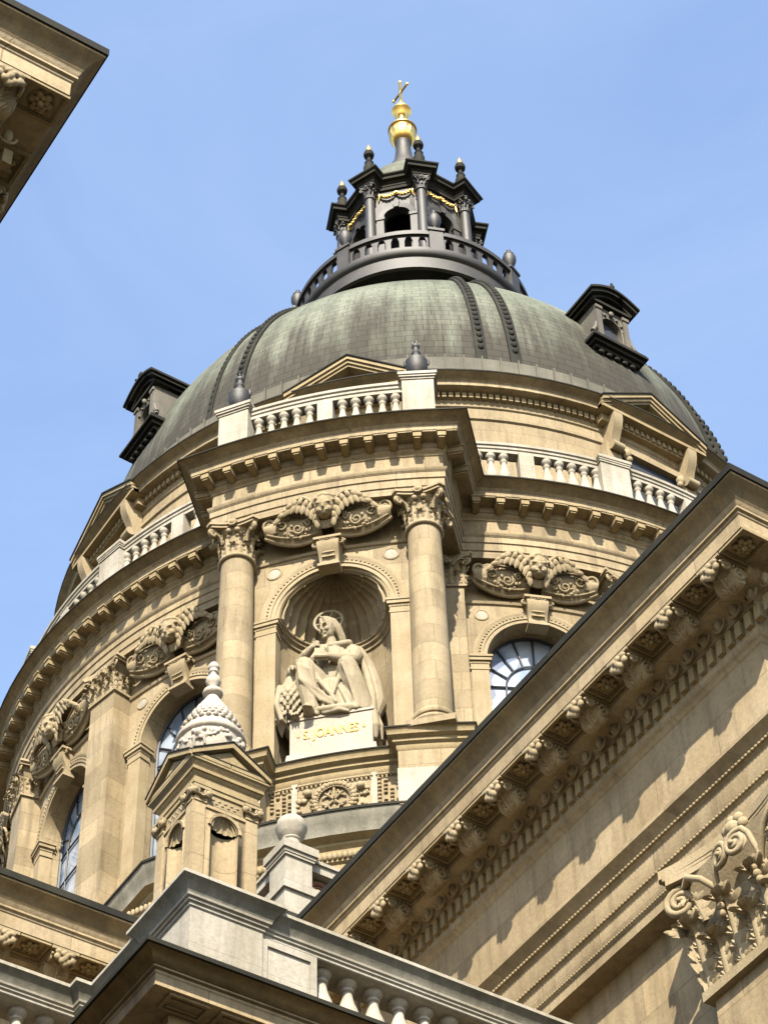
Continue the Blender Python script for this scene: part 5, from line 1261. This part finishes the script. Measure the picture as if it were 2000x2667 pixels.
# legs under the robe
Cp([(-.30, .78, 1.12), (-.58, .40, 1.60), (-.80, .10, 1.80)], [.38, .36, .28]); Cp([(-.80, .10, 1.80), (-.74, .06, 1.2), (-.62, .08, .55), (-.58, .10, .25)], [.28, .30, .27, .24])
Cp([(.20, .78, 1.10), (.32, .40, 1.42), (.38, .10, 1.60)], [.38, .36, .28]); Cp([(.38, .10, 1.60), (.52, .16, 1.1), (.70, .30, .5), (.78, .38, .2)], [.28, .31, .30, .30])
E_((-.62, -.10, .10), (.15, .30, .13)); 
for k in range(5): Cp([(-.70+.045*k, -.30, .06), (-.715+.05*k, -.40+.02*abs(k-1), .045)], [.035, .03], 7)
# drapery
for k in range(7): Cp([(-.92+.06*k, -.14-.02*k, 1.72-.06*k), (-.84+.07*k, -.23+.01*k, 1.1-.06*k), (-.30+.10*k, -.10+.02*k, .40-.05*k)], [.045, .05, .045])
for k in range(6): Cp([(.30+.04*k, -.17+.02*k, 1.45-.1*k), (.46+.05*k, -.08+.04*k, .95-.06*k), (.66+.06*k, .02+.05*k, .12)], [.04, .05, .06])
E_((-.12, .30, .72), (.52, .24, .78)); E_((.0, .22, .35), (.75, .22, .36))
for k in range(8): x = -.50+.13*k; Cp([(x*.55-.12, .16, 1.32-.10*abs(k-3.5)*.3), (x*.85-.05, .05+.03*(k % 2), .85), (x*1.25+.05, .0+.04*(k % 2), .30), (x*1.35+.08, -.02, .05)], [.05, .062, .07, .075], 8)
Cp([(-.52, .12, 1.55), (-.30, .0, 1.05), (-.05, -.05, .62), (.10, -.08, .30)], [.07, .075, .07, .05], 8); Cp([(.20, .1, 1.40), (.10, .0, 1.0), (.02, -.05, .62)], [.07, .075, .05], 8)
Cp([(-.35, -.02, .16), (0, -.08, .10), (.40, -.02, .10), (.55, .05, .12)], [.10, .10, .11, .13]); Cp([(-.2, -.04, .02), (.2, -.10, .0), (.42, -.06, -.06)], [.06, .07, .04])
for k in range(6): Cp([(-.52+.17*k, .42+.02*k, 2.62), (-.40+.13*k, .32, 2.2-.03*k), (-.22+.08*k, .34, 1.55)], [.06, .065, .06])
Cp([(-.50, .5, 2.74), (-.12, .36, 2.66), (.34, .5, 2.78)], [.10, .09, .11])
# cloak falling behind on the right
Cp([(.48, .85, 2.70), (.74, .90, 2.1), (.90, .85, 1.4), (.98, .75, .75), (.96, .5, .2)], [.24, .28, .30, .30, .22]); Cp([(.62, .62, 2.4), (.80, .62, 1.7), (.94, .5, .9), (1.0, .28, .12)], [.10, .11, .12, .12])
Cp([(.95, .30, .10), (1.06, .12, -.10), (1.12, .10, -.55), (1.10, .14, -.85)], [.15, .13, .12, .06]); Cp([(1.02, .5, .1), (1.16, .4, -.3), (1.20, .36, -.75)], [.13, .11, .05])
fig = sculpt(F, 'figure', .019, 1); fig.materials.append(M['statue']); fig.transform(SQ); figo = link('figure', fig, None, stt)
bk = MB(); bm_ = Matrix.Translation((-.30, .02, 2.18)) @ Matrix.Rotation(rad(-14), 4, 'X') @ Matrix.Rotation(rad(10), 4, 'Z'); bk.box(-.16, .16, -.03, .05, -.28, .28, bm_); bk.box(-.17, .17, .05, .07, -.30, .30, bm_); bk.box(-.15, .15, -.045, -.03, -.26, .26, bm_)
bk.build('book', 'statue', stt, angle=30)
ha = MB(); ha.torus((-.27, .74, 3.93), .36, .04, axis='y', seg=36, s2=8)
for k in range(6): a = k*pi/3+.2; ha.tube([(-.27+.06*cos(a), .74, 3.93+.06*sin(a)), (-.27+.35*cos(a), .74, 3.93+.35*sin(a))], .026, 6)
ha.build('halo', 'statue', stt)
F = MB(); E_ = F.ell; Cp = lambda pts, r, seg=12: capsule(F, pts, r, seg=seg)
Cp([(-1.16, .34, -.05), (-1.22, .22, .45), (-1.22, .18, .95), (-1.14, .16, 1.35)], [.26, .36, .36, .24]); E_((-1.10, .10, 1.58), (.20, .26, .19)); E_((-1.10, .04, 1.69), (.16, .2, .06))
Cp([(-1.06, -.12, 1.56), (-1.04, -.23, 1.53), (-1.03, -.27, 1.42)], [.09, .065, .03], 8)
for sx in (-.10, .10): E_((-1.10+sx, -.06, 1.65), (.05, .04, .03))
rnd = random.Random(8)
for row in range(8):                             # breast feathers in rows
    z = .12+.15*row; r = .37-.012*max(0, row-4)**2
    for k in range(7):
        a = -pi*.95+pi*.95*(k+.5*(row % 2))/7; E_((-1.21+r*cos(a), .20+r*sin(a), z), (.062, .045, .095), rot=rot(-14, 0, 0), nu=8, nv=6)
for k in range(7):                               # folded wing at the left, long quills
    Cp([(-1.44-.03*(k % 2), .30-.06*k, 1.25-.03*k), (-1.60+.02*k, .26-.075*k, .70-.05*k), (-1.54+.035*k, .22-.07*k, .10-.04*k), (-1.42+.03*k, .18-.05*k, -.30+.02*k)], [.09, .085, .07, .03], 8)
Cp([(-1.40, .25, 1.25), (-1.50, .05, 1.1), (-1.42, -.12, .9)], [.12, .11, .06], 8)
Cp([(-1.08, .05, .12), (-1.0, -.08, .02)], [.13, .09]); 
for k in range(3): Cp([(-1.06+.07*k, -.10, .05), (-1.06+.08*k, -.20, .02), (-1.06+.08*k, -.24, -.06)], [.045, .035, .02], 7)
eg = sculpt(F, 'eagle', .018, 0); eg.materials.append(M['statue']); eg.transform(SQ); link('eagle', eg, None, stt)
